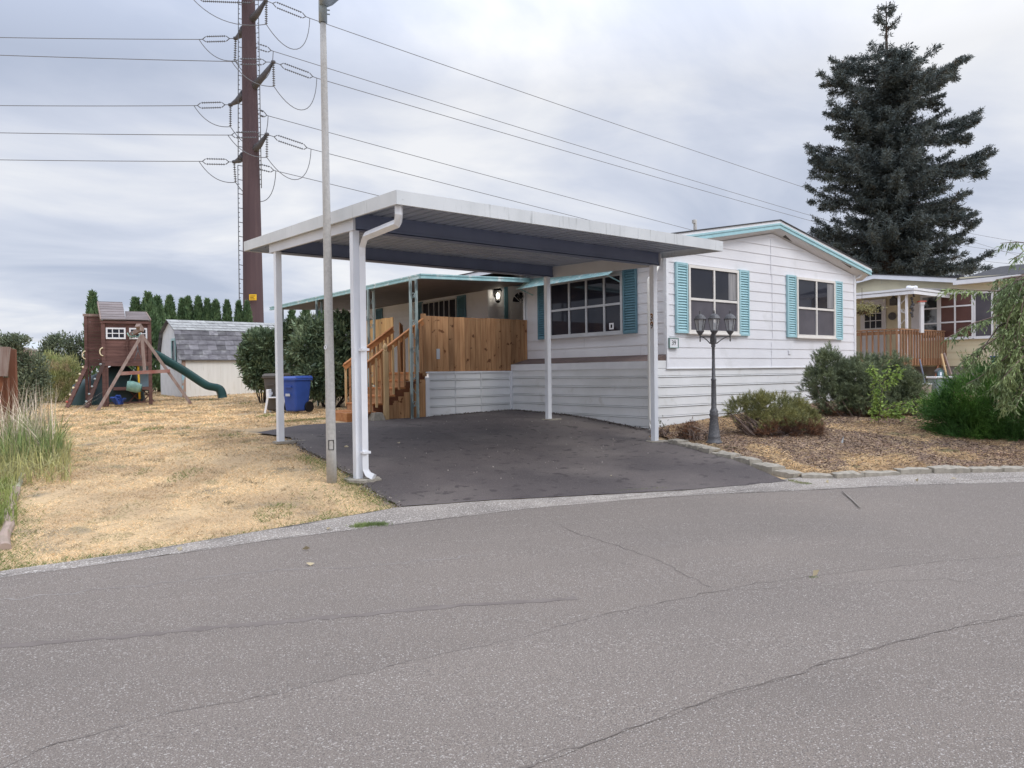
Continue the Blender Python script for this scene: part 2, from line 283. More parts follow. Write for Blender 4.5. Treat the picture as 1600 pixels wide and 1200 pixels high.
# ------------------------------------------------------------ terrain
CP = [(-12, 0, -.02), (0, -6, -.02), (12, -12, .2), (-6, 0, 0), (0, 0, 0), (6, 0, .08), (3, 4, .07), (.35, 7.0, .10), (4, 7.2, .14), (7, 6.4, .16), (9, 5.6, .18), (10.4, 4.1, .2), (14, 1, .25), (20, -4, .3), (-8, 8, .06),
      (4.14, 8.58, .284), (9.67, 8.58, .377), (9.64, 11.33, .68), (4.16, 11.25, .60), (8.17, 13.64, .68), (10.5, 13.64, .74), (10.6, 9.45, .50), (6.5, 13.6, .68), (3.9, 8.4, .27),
      (.6, 10, .27), (1, 14, .46), (3.7, 24, .72), (5, 24, .76), (7.5, 19, .80), (6.3, 26, .95), (0, 30, .85), (10, 32, 1.2), (10.0, 7.6, .42), (10.9, 7.2, .44), (14, 7.3, .60), (18, 9.4, .85), (18, 5, .5), (13, 4.5, .34), (22, 9, .85), (30, 12, 1.2), (-12, 20, .5), (-10, 40, .9), (30, 0, .6), (40, 40, 1.6),
      (200, 0, 1.5), (-200, 100, 1), (0, 250, 1.5), (200, 200, 2), (0, -200, 0), (-200, -100, 0)]
_cp = np.array(CP, float)
def _phi(r): return np.sqrt(r*r+.8)
_A = _phi(np.linalg.norm(_cp[:, None, :2]-_cp[None, :, :2], axis=2))
_P = np.c_[np.ones(len(CP)), _cp[:, :2]]
_K = np.block([[_A-np.eye(len(CP))*.25, _P], [_P.T, np.zeros((3, 3))]])
_W = np.linalg.solve(_K, np.r_[_cp[:, 2], 0, 0, 0])
def H(x, y):
    x = np.asarray(x, float); y = np.asarray(y, float)
    r = np.sqrt((x[..., None]-_cp[:, 0])**2+(y[..., None]-_cp[:, 1])**2)
    return _phi(r)@_W[:-3]+_W[-3]+_W[-2]*x+_W[-1]*y
def h(x, y): return float(H(x, y))
def G(px, py):      # the point of the ground seen at a pixel
    r = _F+_R*((px-800)/FPX)-_U*((py-600)/FPX); t = 2.0
    for i in range(4000):
        p = CAM+r*t
        if p.z <= h(p.x, p.y): break
        t *= 1.01
    lo, hi = t/1.01, t
    for i in range(20):
        m = (lo+hi)/2; p = CAM+r*m
        if p.z <= h(p.x, p.y): hi = m
        else: lo = m
    return CAM+r*hi
def struct(o): o['kind'] = 'structure'; return o
def sheet(name, lower, upper, nu, nv, off, m):
    def res(pl, n):
        pl = np.array([(p[0], p[1]) for p in pl], float); s = np.r_[0, np.cumsum(np.linalg.norm(np.diff(pl, axis=0), axis=1))]; t = np.linspace(0, s[-1], n); return np.c_[np.interp(t, s, pl[:, 0]), np.interp(t, s, pl[:, 1])]
    a = res(lower, nu); b = res(upper, nu); vs = []; fs = []
    for j in range(nv):
        q = a+(b-a)*(j/(nv-1)); z = H(q[:, 0], q[:, 1])+off; vs += [(x, y, zz) for (x, y), zz in zip(q, z)]
    for j in range(nv-1):
        for i in range(nu-1): fs.append((j*nu+i, j*nu+i+1, (j+1)*nu+i+1, (j+1)*nu+i))
    return mesh_obj(name, vs, fs, [0]*len(fs), [True]*len(fs), m)
def wob(pl, amp, step=.12):
    out = []
    for a, b in zip(pl[:-1], pl[1:]):
        a = Vector((a[0], a[1])); b = Vector((b[0], b[1])); n = max(1, int((b-a).length/step))
        for i in range(n): p = a+(b-a)*(i/n); out.append((p.x+random.gauss(0, amp), p.y+random.gauss(0, amp)))
    out.append((pl[-1][0], pl[-1][1])); return out
xs = np.unique(np.r_[-900, -600, -400, -250, -160, -100, -60, np.arange(-40, -12, 4), np.arange(-12, 32, .4), np.arange(32, 60, 4), 80, 120, 200, 300, 450, 650, 900])
ys = np.unique(np.r_[-900, -500, -250, -120, -60, -30, np.arange(-20, 36, .4), np.arange(36, 64, 4), 80, 120, 200, 300, 450, 650, 900])
X, Y = np.meshgrid(xs, ys); Z = np.where(np.hypot(X, Y) > 70, 1.2, H(X, Y)); Z = Z-.02
nx = len(xs); fs = [(j*nx+i, j*nx+i+1, (j+1)*nx+i+1, (j+1)*nx+i) for j in range(len(ys)-1) for i in range(nx-1)]
struct(mesh_obj('ground', list(zip(X.ravel(), Y.ravel(), Z.ravel())), fs, [0]*len(fs), [True]*len(fs), M_ground))
def g2(*pts): return [(G(*p).x, G(*p).y) for p in pts]
edgeL = [(-14, 6.2), (-8, 6.9), (-3, 7.15)]+g2((0, 893), (150, 872), (330, 848), (460, 822), (560, 806), (625, 793))   # lawn edge against the shoulder
edgeM = g2((625, 793), (760, 783), (900, 776), (1050, 768), (1230, 753))
edgeR = g2((1230, 753), (1330, 751), (1440, 746), (1540, 743), (1640, 741))+[(13.2, 1.5), (15.5, -2.5), (19, -8), (24, -14)]
inn = [(-14, 5.9), (-8, 6.55), (-3, 6.8)]+g2((0, 903), (150, 884), (330, 858), (460, 838), (620, 815), (760, 802), (900, 787), (1050, 776), (1250, 766), (1400, 759), (1560, 752))
sp = g2((1052, 692), (1082, 699), (1118, 709), (1152, 717), (1185, 727), (1218, 739), (1250, 746), (1300, 746), (1345, 744), (1400, 740), (1452, 738), (1510, 737), (1560, 736), (1602, 735), (1650, 734))+[(13.6, 1.3), (14.7, -.7)]
edge_all = wob(edgeL+edgeM[1:]+edgeR[1:], .012)
struct(sheet('road', [(-30, -26), (-10, -30), (10, -40)], inn[:-1]+[(11.3, 3.0), (13.0, 1.2), (15.2, -2.9), (18.7, -8.6), (23.7, -14.6)], 260, 150, .004, M_road))
struct(sheet('road_shoulder', wob(inn, .01), wob(edgeL+edgeM[1:-1]+sp[6:], .012), 300, 6, .006, M_gutter))
# coarser overlay band bounded by the two seams seen running across the road
seamA = g2((-700, 1390), (-100, 1230), (60, 1175), (250, 1118), (400, 1092), (640, 1035), (830, 993), (950, 960), (1110, 928), (1180, 913), (1290, 898), (1400, 887), (1480, 877), (1650, 864))
seamB = g2((-700, 2200), (500, 1290), (810, 1205), (870, 1185), (960, 1148), (1040, 1120), (1140, 1085), (1230, 1060), (1300, 1033), (1400, 1005), (1500, 980), (1650, 950))
struct(sheet('road_overlay_band', wob(seamB, .008), wob(seamA, .008), 260, 40, .0058, M_road2))
def crack(name, pl, wd, m, off=.0072, amp=.012):
    pl = wob(pl, amp, .06); mb = MB()
    for i in range(len(pl)-1):
        a = Vector((*pl[i], 0)); b = Vector((*pl[i+1], 0)); n = (b-a).normalized().cross(Vector((0, 0, 1))); w1 = wd*random.uniform(.4, 1.3); w2 = w1 if i == 0 else lw
        q = [a-n*w2/2, a+n*w2/2, b+n*w1/2, b-n*w1/2]; lw = w1
        mb.quad(*[(p.x, p.y, h(p.x, p.y)+off) for p in q])
    return mb
cm = MB()
for pl, wd in ((g2((-60, 1235), (60, 1175), (250, 1118), (400, 1092), (640, 1035), (830, 993), (950, 960), (1110, 928), (1180, 913), (1290, 898), (1400, 887), (1480, 877), (1650, 864)), .006),
               (g2((810, 1205), (870, 1185), (960, 1148), (1040, 1120), (1140, 1085), (1230, 1060), (1300, 1033), (1400, 1005), (1500, 980), (1650, 950)), .007),
               (g2((862, 815), (895, 832), (960, 852), (1020, 873), (1070, 898), (1110, 918)), .006),
               (g2((912, 862), (960, 880), (1010, 888)), .003), (g2((1120, 925), (1300, 915), (1480, 905), (1640, 938)), .003)):
    a = crack('c', pl, wd, M_crack); cm.v, base = cm.v+a.v, len(cm.v); cm.f += [[i+base for i in f] for f in a.f]; cm.mi += a.mi; cm.sm += a.sm
struct(mesh_obj('road_cracks', cm.v, cm.f, cm.mi, cm.sm, M_crack))
sm_ = crack('c', g2((-80, 1022), (0, 1012), (200, 995), (400, 975), (560, 962), (700, 948), (900, 935)), .075, M_seam, off=.0056, amp=.012)
s2_ = crack('c', g2((-60, 945), (60, 933), (240, 914), (420, 893), (590, 884), (760, 868)), .02, M_seam, off=.0056, amp=.02); struct(mesh_obj('road_faint_seam', s2_.v, s2_.f, s2_.mi, s2_.sm, mat('pale_worn_seam', (.27, .245, .225), (.21, .185, .17), rough=1, scale=4)))
struct(mesh_obj('road_seam', sm_.v, sm_.f, sm_.mi, sm_.sm, M_seam))
# driveway
drL = g2((625, 793), (585, 770), (552, 745), (510, 720), (470, 700), (455, 685), (400, 677))
drR = g2((1230, 753), (1170, 728), (1110, 706), (1060, 696), (1012, 683))
struct(sheet('driveway', wob([drL[-1]]+drL[::-1][1:]+edgeM[1:], .012), wob([drL[-1]]+g2((470, 665), (560, 660))+[(7.0, 13.62), (8.17, 13.66), (10.55, 13.66), (10.55, 9.35)]+drR[::-1], .008), 220, 90, .012, M_drive))
# planting bed in front of the gable
bedlow = sp+[(17, -5), (24, -14)]
struct(sheet('planting_bed', bedlow[:-1], [(10.6, 9.42), (14, 9.42), (18, 9.42), (19.5, 8.5), (22, 5), (24, -2)], 160, 40, .03, M_bed))
# ------------------------------------------------------------ carport
cp = Th('carport', 'white metal carport with blue-grey beams and weathered fascia over the dark driveway', 'carport', (6.9, 9.9, .3))
CX0, CX1, CY0, CY1 = 4.04, 9.86, 7.29, 12.45
def cz(v, u=4.04): return 3.635+.036*(v-CY0)-.0*(u-4.04)      # top edge of the fascia, rising to the back
FH = .155
for (a, b, nrm) in (((CX0, CY0), (CX1, CY0), (0, 1)), ((CX0, CY1), (CX0, CY0), (1, 0)), ((CX1, CY0), (CX1, CY1), (-1, 0)), ((CX1, CY1), (CX0, CY1), (0, -1))):
    mb = MB(); A = Vector((*a, cz(a[1]))); B = Vector((*b, cz(b[1]))); n = Vector((*nrm, 0)); d = (B-A).normalized(); L_ = (B-A).length
    A = A+d*.004; L2 = L_-.008
    pr = [(0, 0), (.022, 0), (.022, .012), (.012, .018), (.012, FH-.02), (.03, FH-.012), (.03, FH), (0, FH)]
    o_ = [A+n*x-Vector((0, 0, z)) for x, z in pr]; p_ = [A+d*L2+n*x-Vector((0, 0, z)) for x, z in pr]; k = len(pr)
    mb.add(o_+p_, [(i, (i+1) % k, k+(i+1) % k, k+i) for i in range(k)]+[list(range(k))[::-1], list(range(k, 2*k))])
    if nrm == (0, 1):
        for q in (.33, .665): mb.box(A.x+L2*q, A.x+L2*q+.05, CY0-.003, CY0+.001, cz(CY0)-FH-.002, cz(CY0)+.002)
        for q in (.08, L2-.06): mb.tube([(A.x+q, CY0-.005, cz(CY0)-.09), (A.x+q, CY0+.01, cz(CY0)-.09)], .006, 6)
    cp.part('fascia', mb, M_fascia, world=True)
mb = MB(); xs_ = np.arange(CX0+.03, CX1-.16, .155)      # ribbed roof pans, ribs running front to back
prof = []
for x in xs_: prof += [(x, 0), (x+.105, 0), (x+.110, .042), (x+.150, .042)]
vs = []; 
for (x, z) in prof:
    for v in (CY0+.03, CY1-.03): vs.append((x, v, cz(v)-.068+z))
mb.add(vs, [(2*i, 2*i+1, 2*i+3, 2*i+2) for i in range(len(prof)-1)])
mb.quad((CX0+.03, CY0+.03, cz(CY0)-.02), (CX1-.03, CY0+.03, cz(CY0)-.02), (CX1-.03, CY1-.03, cz(CY1)-.02), (CX0+.03, CY1-.03, cz(CY1)-.02))
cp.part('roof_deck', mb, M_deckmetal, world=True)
BX0, BX1 = 4.13, 9.75
BZ = {8.58: 3.405, 11.33: 3.51}
for v, z in BZ.items():
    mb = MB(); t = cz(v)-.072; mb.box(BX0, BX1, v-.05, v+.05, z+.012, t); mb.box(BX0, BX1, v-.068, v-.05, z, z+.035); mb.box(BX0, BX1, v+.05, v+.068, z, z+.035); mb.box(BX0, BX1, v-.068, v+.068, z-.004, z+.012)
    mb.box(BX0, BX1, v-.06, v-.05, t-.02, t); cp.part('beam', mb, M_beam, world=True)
def header(u0, u1, m, vm=.09):
    mb = MB(); a = 8.58-vm; b = 11.33+vm
    for (p, q, dz0, dz1) in ((u0, u1, 0, 1),):
        z0 = 3.405-.012+(a-8.58)*.0345; z1 = 3.51-.012+(b-11.33)*.0345
        v = [(p, a, z0), (q, a, z0), (q, b, z1), (p, b, z1), (p, a, cz(a)-.075), (q, a, cz(a)-.075), (q, b, cz(b)-.075), (p, b, cz(b)-.075)]
        mb.add(v, [(0, 1, 2, 3)[::-1], (4, 5, 6, 7), (0, 1, 5, 4), (1, 2, 6, 5), (2, 3, 7, 6), (3, 0, 4, 7)])
    return cp.part('header', mb, m, world=True)
header(4.095, 4.128, M_header); header(9.752, 9.785, M_header)
for (u, v) in ((4.155, 8.58), (9.67, 8.58), (9.64, 11.33), (4.16, 11.25)):
    z1 = BZ[8.58 if v < 9 else 11.33]-.005; z0 = h(u, v)+.012; mb = MB(); mb.box(u-.047, u+.047, v-.047, v+.047, z0, z1)
    p_ = cp.part('post', mb, M_postw, world=True, bevel=.005)
    mb = MB(); pts = []; n = 22; r0 = random.choice((.2, .23))
    ring = [(u+math.cos(k*2*math.pi/n)*r0*random.uniform(.85, 1.1)+(.05 if u < 5 else .03), v+math.sin(k*2*math.pi/n)*r0*random.uniform(.85, 1.1)-.03) for k in range(n)]
    if u < 5 and v > 10: ring = [(u-.1, v-.1), (u+.12, v-.14), (u+.36, v-.1), (u+.36, v+.06), (u+.1, v+.1), (u-.1, v+.08)]
    mb.prism([(0, 0)]*0 or ring, (0, 0, z0-.03), (1, 0, 0), (0, 1, 0), (0, 0, 1), .034); cp.part('footing', mb, M_concrete, world=True)
def text_part(th, txt, size, loc, rotx, rotz, m, name, parent=None, ext=.003, bold=0, xs=1):
    cu = bpy.data.curves.new(name, 'FONT'); cu.body = txt; cu.size = size; cu.extrude = ext; cu.offset = bold; cu.align_x = 'CENTER'; cu.align_y = 'CENTER'
    t = bpy.data.objects.new('tmp', cu); col.objects.link(t); me = bpy.data.meshes.new_from_object(t.evaluated_get(bpy.context.evaluated_depsgraph_get())); bpy.data.objects.remove(t)
    me.materials.clear(); me.materials.append(m)
    me.transform(Matrix.Translation(Vector(loc)-th.loc) @ Matrix.Rotation(rotz, 4, 'Z') @ Matrix.Rotation(rotx, 4, 'X') @ Matrix.Diagonal((xs, 1, 1, 1))); return link(name, me, parent or th.o)
for i, ch in enumerate('39'):      # black digits with an orange edge, one above the other on the right front post
    zc = 2.51-i*.135; text_part(cp, ch, .165, (9.6205, 8.58, zc), R_(90), R_(-90), M_orange, 'house_digit', ext=.001, bold=.006, xs=.8)
    text_part(cp, ch, .165, (9.6185, 8.58, zc), R_(90), R_(-90), M_black, 'house_digit', ext=.001, bold=-.001, xs=.8)
# downspout from the low front corner back to the left front post
mb = MB()
def flatpipe(mb, pts, w_, t_):
    for a, b in zip(pts[:-1], pts[1:]): mb.bar(a, b, w_, t_, up=(.6, -.8, .05))
P0 = Vector((4.12, CY0+.09, cz(CY0)-.14)); 
pp = [P0, P0-Vector((0, 0, .10)), P0+Vector((.02, .06, -.19)), Vector((4.19, 8.33, 3.30)), Vector((4.21, 8.47, 3.20)), Vector((4.215, 8.49, 3.08)), Vector((4.215, 8.49, .42)), Vector((4.235, 8.46, .36)), Vector((4.28, 8.395, .325))]
mb.tube(pp, [.052]*8+[.056], 4, smooth=False); 
for z in (1.9, .62): mb.box(4.165, 4.265, 8.438, 8.54, z, z+.03)
cp.part('downspout', mb, M_white, world=True)
# ------------------------------------------------------------ house
HU0, HU1, HV0 = 11.008, 18.0, 9.448; HV1 = 24.5; NV = 13.72; DV = 15.23    # entry notch between NV and DV
ho = Th('mobile_home', 'long white mobile home with lap siding, turquoise shutters and low gable behind the carport', 'house', (14.5, 9.45, .5))
EX = .2035; FZ = 1.65
def siding(mb, o, a, n, lo, hi, z0, z1, ex=EX, seams=()):
    o = Vector(o); a = Vector(a); n = Vector(n); z = z0
    while z < z1-.01:
        t = min(z+ex, z1)
        zs = [z, t]; s0, s1, t0, t1 = lo(z), hi(z), lo(t), hi(t)
        if s1-s0 > .02:
            P = lambda s, zz, d: (o+a*s+n*d)[:2]+(zz,) if False else tuple((o+a*s+n*d).xy)+(zz,)
            mb.quad(P(s0, z, .015), P(s1, z, .015), P(max(t1, t0), t, .004), P(t0, t, .004))
            if s1-s0 > 1.5 and random.random() < .45:
                q_ = random.uniform(s0+.5, s1-.5); q_ = q_ if not any(abs(q_-w_) < .01 for w_ in seams) else q_+.1; mb.quad(P(q_, z, .0162), P(q_+.005, z, .0162), P(q_+.005, t, .0052), P(q_, t, .0052)); mb.mi[-1] = 1
            mb.quad(P(s0, z, .015), P(s0, z, -.002), P(s1, z, -.002), P(s1, z, .015))
        z = t
def skirt(mb, o, a, n, s0, s1, z0, z1):      # ribbed skirting
    o = Vector(o); a = Vector(a); n = Vector(n); pr = []; z = z1
    while z > z0:
        pr += [(z, .0), (z-.135, .006), (z-.140, -.022), (z-.147, .012), (z-.163, .014), (z-.170, -.022), (z-.181, 0)]; z -= .19
    for (za, da), (zb, db) in zip(pr[:-1], pr[1:]):
        mb.quad(*[tuple((o+a*s+n*d).xy)+(zz,) for s, d, zz in ((s0, da, za), (s0, db, zb), (s1, db, zb), (s1, da, za))])
ridge_u, ez, rz = 14.5, 3.90, 4.575
def roofz(u): return rz-(abs(u-ridge_u)/(3.5))*(rz-ez)
def glo(z): return 0 if z <= ez else (z-ez)/(rz-ez)*3.5
mb = MB(); siding(mb, (HU0, HV0, 0), (1, 0, 0), (0, -1, 0), glo, lambda z: HU1-HU0-glo(z), FZ, rz)
for s, za, zb in ((3.42, 3.65, 4.45), (3.42, 1.66, 2.2), (3.46, 2.27, 3.68)): mb.box(HU0+s, HU0+s+.008, HV0-.021, HV0-.012, za, zb)
mb.box(12.98+2.1, 12.98+2.18, HV0-.030, HV0-.012, 1.94, 2.03)
ho.part('gable_wall', mb, [M_siding, M_joint], world=True)
mb = MB(); siding(mb, (HU0, NV, 0), (0, -1, 0), (-1, 0, 0), lambda z: 0, lambda z: NV-HV0, FZ+.27, ez)
siding(mb, (HU0, HV1, 0), (0, -1, 0), (-1, 0, 0), lambda z: 0, lambda z: HV1-DV, FZ, ez)
siding(mb, (HU0, DV, 0), (1, 0, 0), (0, -1, 0), lambda z: 0, lambda z: 2.6, FZ, ez)
siding(mb, (13.6, DV, 0), (0, -1, 0), (-1, 0, 0), lambda z: 0, lambda z: DV-NV, FZ, ez)
mb.quad((HU0, NV, FZ), (HU0, NV, ez), (13.6, NV, ez), (13.6, NV, FZ)); mb.quad((HU0, NV, ez), (HU0, DV, ez), (13.6, DV, ez), (13.6, NV, ez)); mb.quad((HU1, HV0, .5), (HU1, HV1, .5), (HU1, HV1, ez), (HU1, HV0, ez))
ho.part('side_wall', mb, [M_siding, M_joint], world=True)
for bx_ in (((HU0-.022, HU0+.045, HV0-.026, HV0-.0, FZ+.0, ez), (HU0-.026, HU0-.0, HV0-.0, HV0+.05, FZ+.27, ez)), ((HU1-.04, HU1+.024, HV0-.026, HV0+.02, .9, ez),), ((HU0-.024, HU0+.0, NV-.06, NV+.02, FZ+.3, ez),), ((HU0-.024, HU0+.03, DV-.024, DV+.0, FZ, ez),)):
    mb = MB()
    for q in bx_: mb.box(*q)
    ho.part('corner_trim', mb, M_white, world=True)
mb = MB(); skirt(mb, (10.5, HV0, 0), (1, 0, 0), (0, -1, 0), 0, 7.5, .2, FZ-.0); skirt(mb, (10.5, 13.64, 0), (0, -1, 0), (-1, 0, 0), 0, 13.64-HV0, .3, FZ)
mb.box(10.5, HU0, HV0-.005, HV0, FZ+.005, 1.80); mb.box(HU0-.03, HU1, HV0-.035, HV0, FZ-.012, FZ+.004)
ho.part('skirting', mb, M_skirt, world=True)
mb = MB(); mb.box(10.485, 10.50, HV0-.012, 13.66, FZ+.002, 1.79); mb.box(10.49, 10.53, 13.60, 13.67, .5, FZ)
mb.quad((10.5, HV0, 1.795), (10.5, 13.64, 1.795), (10.5, 13.64, 1.78), (10.5, HV0, 1.78)); ho.part('ledge_band', mb, M_white, world=True)
mb = MB(); mb.quad((10.49, HV0, 1.795), (HU0-.003, HV0, 1.925), (HU0-.003, 13.64, 1.925), (10.49, 13.64, 1.795)); mb.quad((10.5, HV0, 1.79), (HU0-.0, HV0, 1.79), (HU0-.003, HV0, 1.925)); ho.part('ledge_board', mb, mat('weathered_ledge', (.17, .12, .105), (.12, .09, .085), rough=.9, scale=8), world=True)
# roof: shingled slabs, white and turquoise fascia, soffit with vents
RV0, RV1 = 9.248, HV1+.2; EU = 3.98
def rt(u): return 4.85-(abs(u-ridge_u)/3.98)*.745
mb = MB()
for sg in (-1, 1):
    e_ = ridge_u+sg*EU
    mb.add([(ridge_u, RV0-.02, rt(ridge_u)), (e_+sg*.02, RV0-.02, rt(e_)), (e_+sg*.02, RV1, rt(e_)), (ridge_u, RV1, rt(ridge_u)), (ridge_u, RV0-.02, rt(ridge_u)-.022), (e_+sg*.02, RV0-.02, rt(e_)-.022), (e_+sg*.02, RV1, rt(e_)-.022), (ridge_u, RV1, rt(ridge_u)-.022)], [(0, 1, 2, 3), (7, 6, 5, 4), (0, 4, 5, 1), (1, 5, 6, 2), (2, 6, 7, 3)])
ho.part('roof', mb, M_shingle, world=True)
def rake(mb, d0, d1, v0, v1):
    for sg in (-1, 1):
        e_ = ridge_u+sg*EU
        mb.add([(ridge_u, v0, rt(ridge_u)-d0), (e_, v0, rt(e_)-d0), (e_, v0, rt(e_)-d1), (ridge_u, v0, rt(ridge_u)-d1), (ridge_u, v1, rt(ridge_u)-d0), (e_, v1, rt(e_)-d0), (e_, v1, rt(e_)-d1), (ridge_u, v1, rt(ridge_u)-d1)], [(0, 1, 2, 3), (7, 6, 5, 4), (0, 4, 5, 1), (3, 2, 6, 7), (1, 5, 6, 2)])
mb = MB(); rake(mb, .0225, .078, RV0, RV0+.02)
for sg in (-1, 1):
    e_ = ridge_u+sg*EU; mb.box(min(e_, e_-sg*.02), max(e_, e_-sg*.02), RV0+.02, RV1, rt(e_)-.12, rt(e_)-.023)
ho.part('white_fascia', mb, M_white, world=True)
mb = MB(); rake(mb, .078, .115, RV0-.012, RV0+.02); rake(mb, .115, .165, RV0+.004, RV0+.02); rake(mb, .165, .195, RV0-.010, RV0+.02); ho.part('turquoise_fascia', mb, M_turq, world=True)
mb = MB()
for sg in (-1, 1):
    e_ = ridge_u+sg*(EU-.02); we = rz-(EU-.02)/3.5*(rz-ez)
    mb.quad((ridge_u, RV0+.02, rt(ridge_u)-.19), (e_, RV0+.02, rt(e_)-.14), (e_, HV0+.03, we), (ridge_u, HV0+.03, rz)); mb.quad((ridge_u, HV0+.03, rz), (e_, HV0+.03, we), (e_, HV1, we), (ridge_u, HV1, rz))
ho.part('soffit', mb, M_soffit, world=True)
def sof(u, v): t = (v-RV0-.02)/(HV0+.01-RV0); q = (u-ridge_u)/(EU-.02); return (rt(ridge_u)-.19)*(1-t)*(1-q)+(rt(ridge_u+EU)-.14)*(1-t)*q+rz*t*(1-q)+(rz-(EU-.02)/3.5*(rz-ez))*t*q-.004
for ua, ub in ((14.85, 15.65), (17.05, 17.65)):
    mb = MB(); mb.quad(*[(u, v, sof(u, v)) for u, v in ((ua, RV0+.07), (ub, RV0+.07), (ub, RV0+.165), (ua, RV0+.165))]); ho.part('soffit_vent', mb, M_vent, world=True)
mb = MB(); mb.tube([(18.30, HV0-.08, 3.97), (18.15, HV0-.04, 3.86), (18.04, HV0, 3.82), (18.04, HV0, 1.0)], .03, 8); ho.part('eave_downspout', mb, M_white, world=True)
mb = MB(); mb.tube([(HU0-.07, 9.52, 3.75), (HU0-.5, 9.30, 3.40), (10.44, 9.36, 3.30), (10.44, 9.36, .72), (10.40, 9.26, .62), (10.24, 9.10, .55)], [.045]*5+[.05], 8); ho.part('downspout', mb, mat('cream_downspout', (.80, .78, .72), (.74, .72, .67), rough=.4), world=True)
mb = MB(); q = at(1086, 352, v=14); mb.tube([(q.x, 14, q.z-.4), (q.x, 14, q.z+.16)], .05, 10); mb.box(q.x-.14, q.x-.05, 13.94, 14.0, q.z+.04, q.z+.14); ho.part('vent_pipe', mb, M_galv, world=True)
mb = MB(); a = at(1045, 529, v=9.42); b = at(1058, 543, v=9.42); mb.box(a.x, b.x, HV0-.05, HV0-.02, b.z, a.z); pl = ho.part('number_plaque', mb, M_white, world=True)
mb = MB(); f = .014
for x0, x1, z0, z1 in ((a.x-f, b.x+f, a.z, a.z+f), (a.x-f, b.x+f, b.z-f, b.z), (a.x-f, a.x, b.z, a.z), (b.x, b.x+f, b.z, a.z)): mb.box(x0, x1, HV0-.06, HV0-.02, z0, z1)
ho.part('plaque_frame', mb, mat('grey_green_frame', (.20, .30, .28), rough=.6), world=True, parent=None)
text_part(ho, '39', .13, ((a.x+b.x)/2, HV0-.052, (a.z+b.z)/2), R_(90), 0, M_black, 'plaque_digits', ext=.001)
def window(th, o, a, n, w_, z0, z1, cols, rows, m=M_cream, fw=.055, low=None, curtain=False, name='window', glassm=None):
    """o: lower-left corner on the wall plane, a: along, n: outward"""
    o = Vector(o); a = Vector(a); n = Vector(n); mb = MB(); H_ = z1-z0
    P = lambda s, z, d: tuple((o+a*s+n*d).xy)+(z0+z,)
    def blk(s0, s1, q0, q1, d0, d1):
        mb_.add([P(s, z, d) for z in (q0, q1) for d in (d0, d1) for s in (s0, s1)], [(0, 1, 3, 2)[::-1], (4, 5, 7, 6), (0, 1, 5, 4), (2, 6, 7, 3), (0, 4, 6, 2), (1, 3, 7, 5)])
    mb_ = mb
    blk(0, w_, 0, fw, 0, .05); blk(0, w_, H_-fw, H_, 0, .05); blk(0, fw, fw, H_-fw, 0, .05); blk(w_-fw, w_, fw, H_-fw, 0, .05)
    for c in cols: blk(c-fw*.42, c+fw*.42, fw, H_-fw, 0, .046)
    for r in rows: blk(fw, w_-fw, r-fw*.42, r+fw*.42, 0, .043)
    blk(-.02, w_+.02, -.03, 0, 0, .065)
    f = th.part(name, mb, m, world=True)
    mb_ = mb = MB()
    cs = [fw]+list(cols)+[w_-fw]; rs = [fw]+list(rows)+[H_-fw]
    for i in range(len(cs)-1):
        for j in range(len(rs)-1):
            mb.m = 1 if (low and j == 0) else 0; s0, s1, q0, q1 = cs[i], cs[i+1], rs[j], rs[j+1]; mb.quad(P(s0, q0, .022), P(s1, q0, .022), P(s1, q1, .022), P(s0, q1, .022))
    g = th.part('pane', mb, [glassm or M_glass, M_glass2], world=True, parent=f)
    if curtain:
        mb_ = mb = MB(); blk(w_*.80, w_-fw-.02, rs[1]+.04 if rows else fw, H_-fw-.02, .022, .0235); mb.m = 0; th.part('curtain', mb, M_curtain, world=True, parent=f)
    return f
def shutter(th, o, a, n, w_, z0, z1, m):
    o = Vector(o); a = Vector(a); n = Vector(n); mb = MB(); H_ = z1-z0; P = lambda s, z, d: tuple((o+a*s+n*d).xy)+(z0+z,)
    def blk(s0, s1, q0, q1, d0, d1): mb.add([P(s, z, d) for z in (q0, q1) for d in (d0, d1) for s in (s0, s1)], [(0, 1, 3, 2)[::-1], (4, 5, 7, 6), (0, 1, 5, 4), (2, 6, 7, 3), (0, 4, 6, 2), (1, 3, 7, 5)])
    t = .045; blk(0, t, 0, H_, 0, .045); blk(w_-t*.7, w_, 0, H_, 0, .045); blk(t, w_-t*.7, 0, t, 0, .043); blk(t, w_-t*.7, H_-t, H_, 0, .043); blk(t, w_-t*.7, t, H_-t, 0, .012)
    z = t
    while z < H_-t-.02: mb.quad(P(t, z, .042), P(w_-t*.7, z, .042), P(w_-t*.7, z+.048, .012), P(t, z+.048, .012)); mb.quad(P(t, z, .042), P(t, z-.006, .014), P(w_-t*.7, z-.006, .014), P(w_-t*.7, z, .042)); z += .052
    return th.part('shutter', mb, m, world=True)
gn, ga = (0, -1, 0), (1, 0, 0)
window(ho, (11.60, HV0-.018, 0), ga, gn, 1.61, 2.345, 3.665, (.80,), (.66,), low=1, curtain=True)
window(ho, (15.37, HV0-.018, 0), ga, gn, 1.64, 2.335, 3.69, (.82,), (.66,), low=1, curtain=True)
shutter(ho, (11.24, HV0-.016, 0), ga, gn, .34, 2.33, 3.69, M_turq); shutter(ho, (13.24, HV0-.016, 0), ga, gn, .34, 2.32, 3.69, M_turq)
shutter(ho, (15.01, HV0-.016, 0), ga, gn, .34, 2.32, 3.71, M_turq); shutter(ho, (17.03, HV0-.016, 0), ga, gn, .32, 2.30, 3.70, M_turq)
sa, sn = (0, -1, 0), (-1, 0, 0)
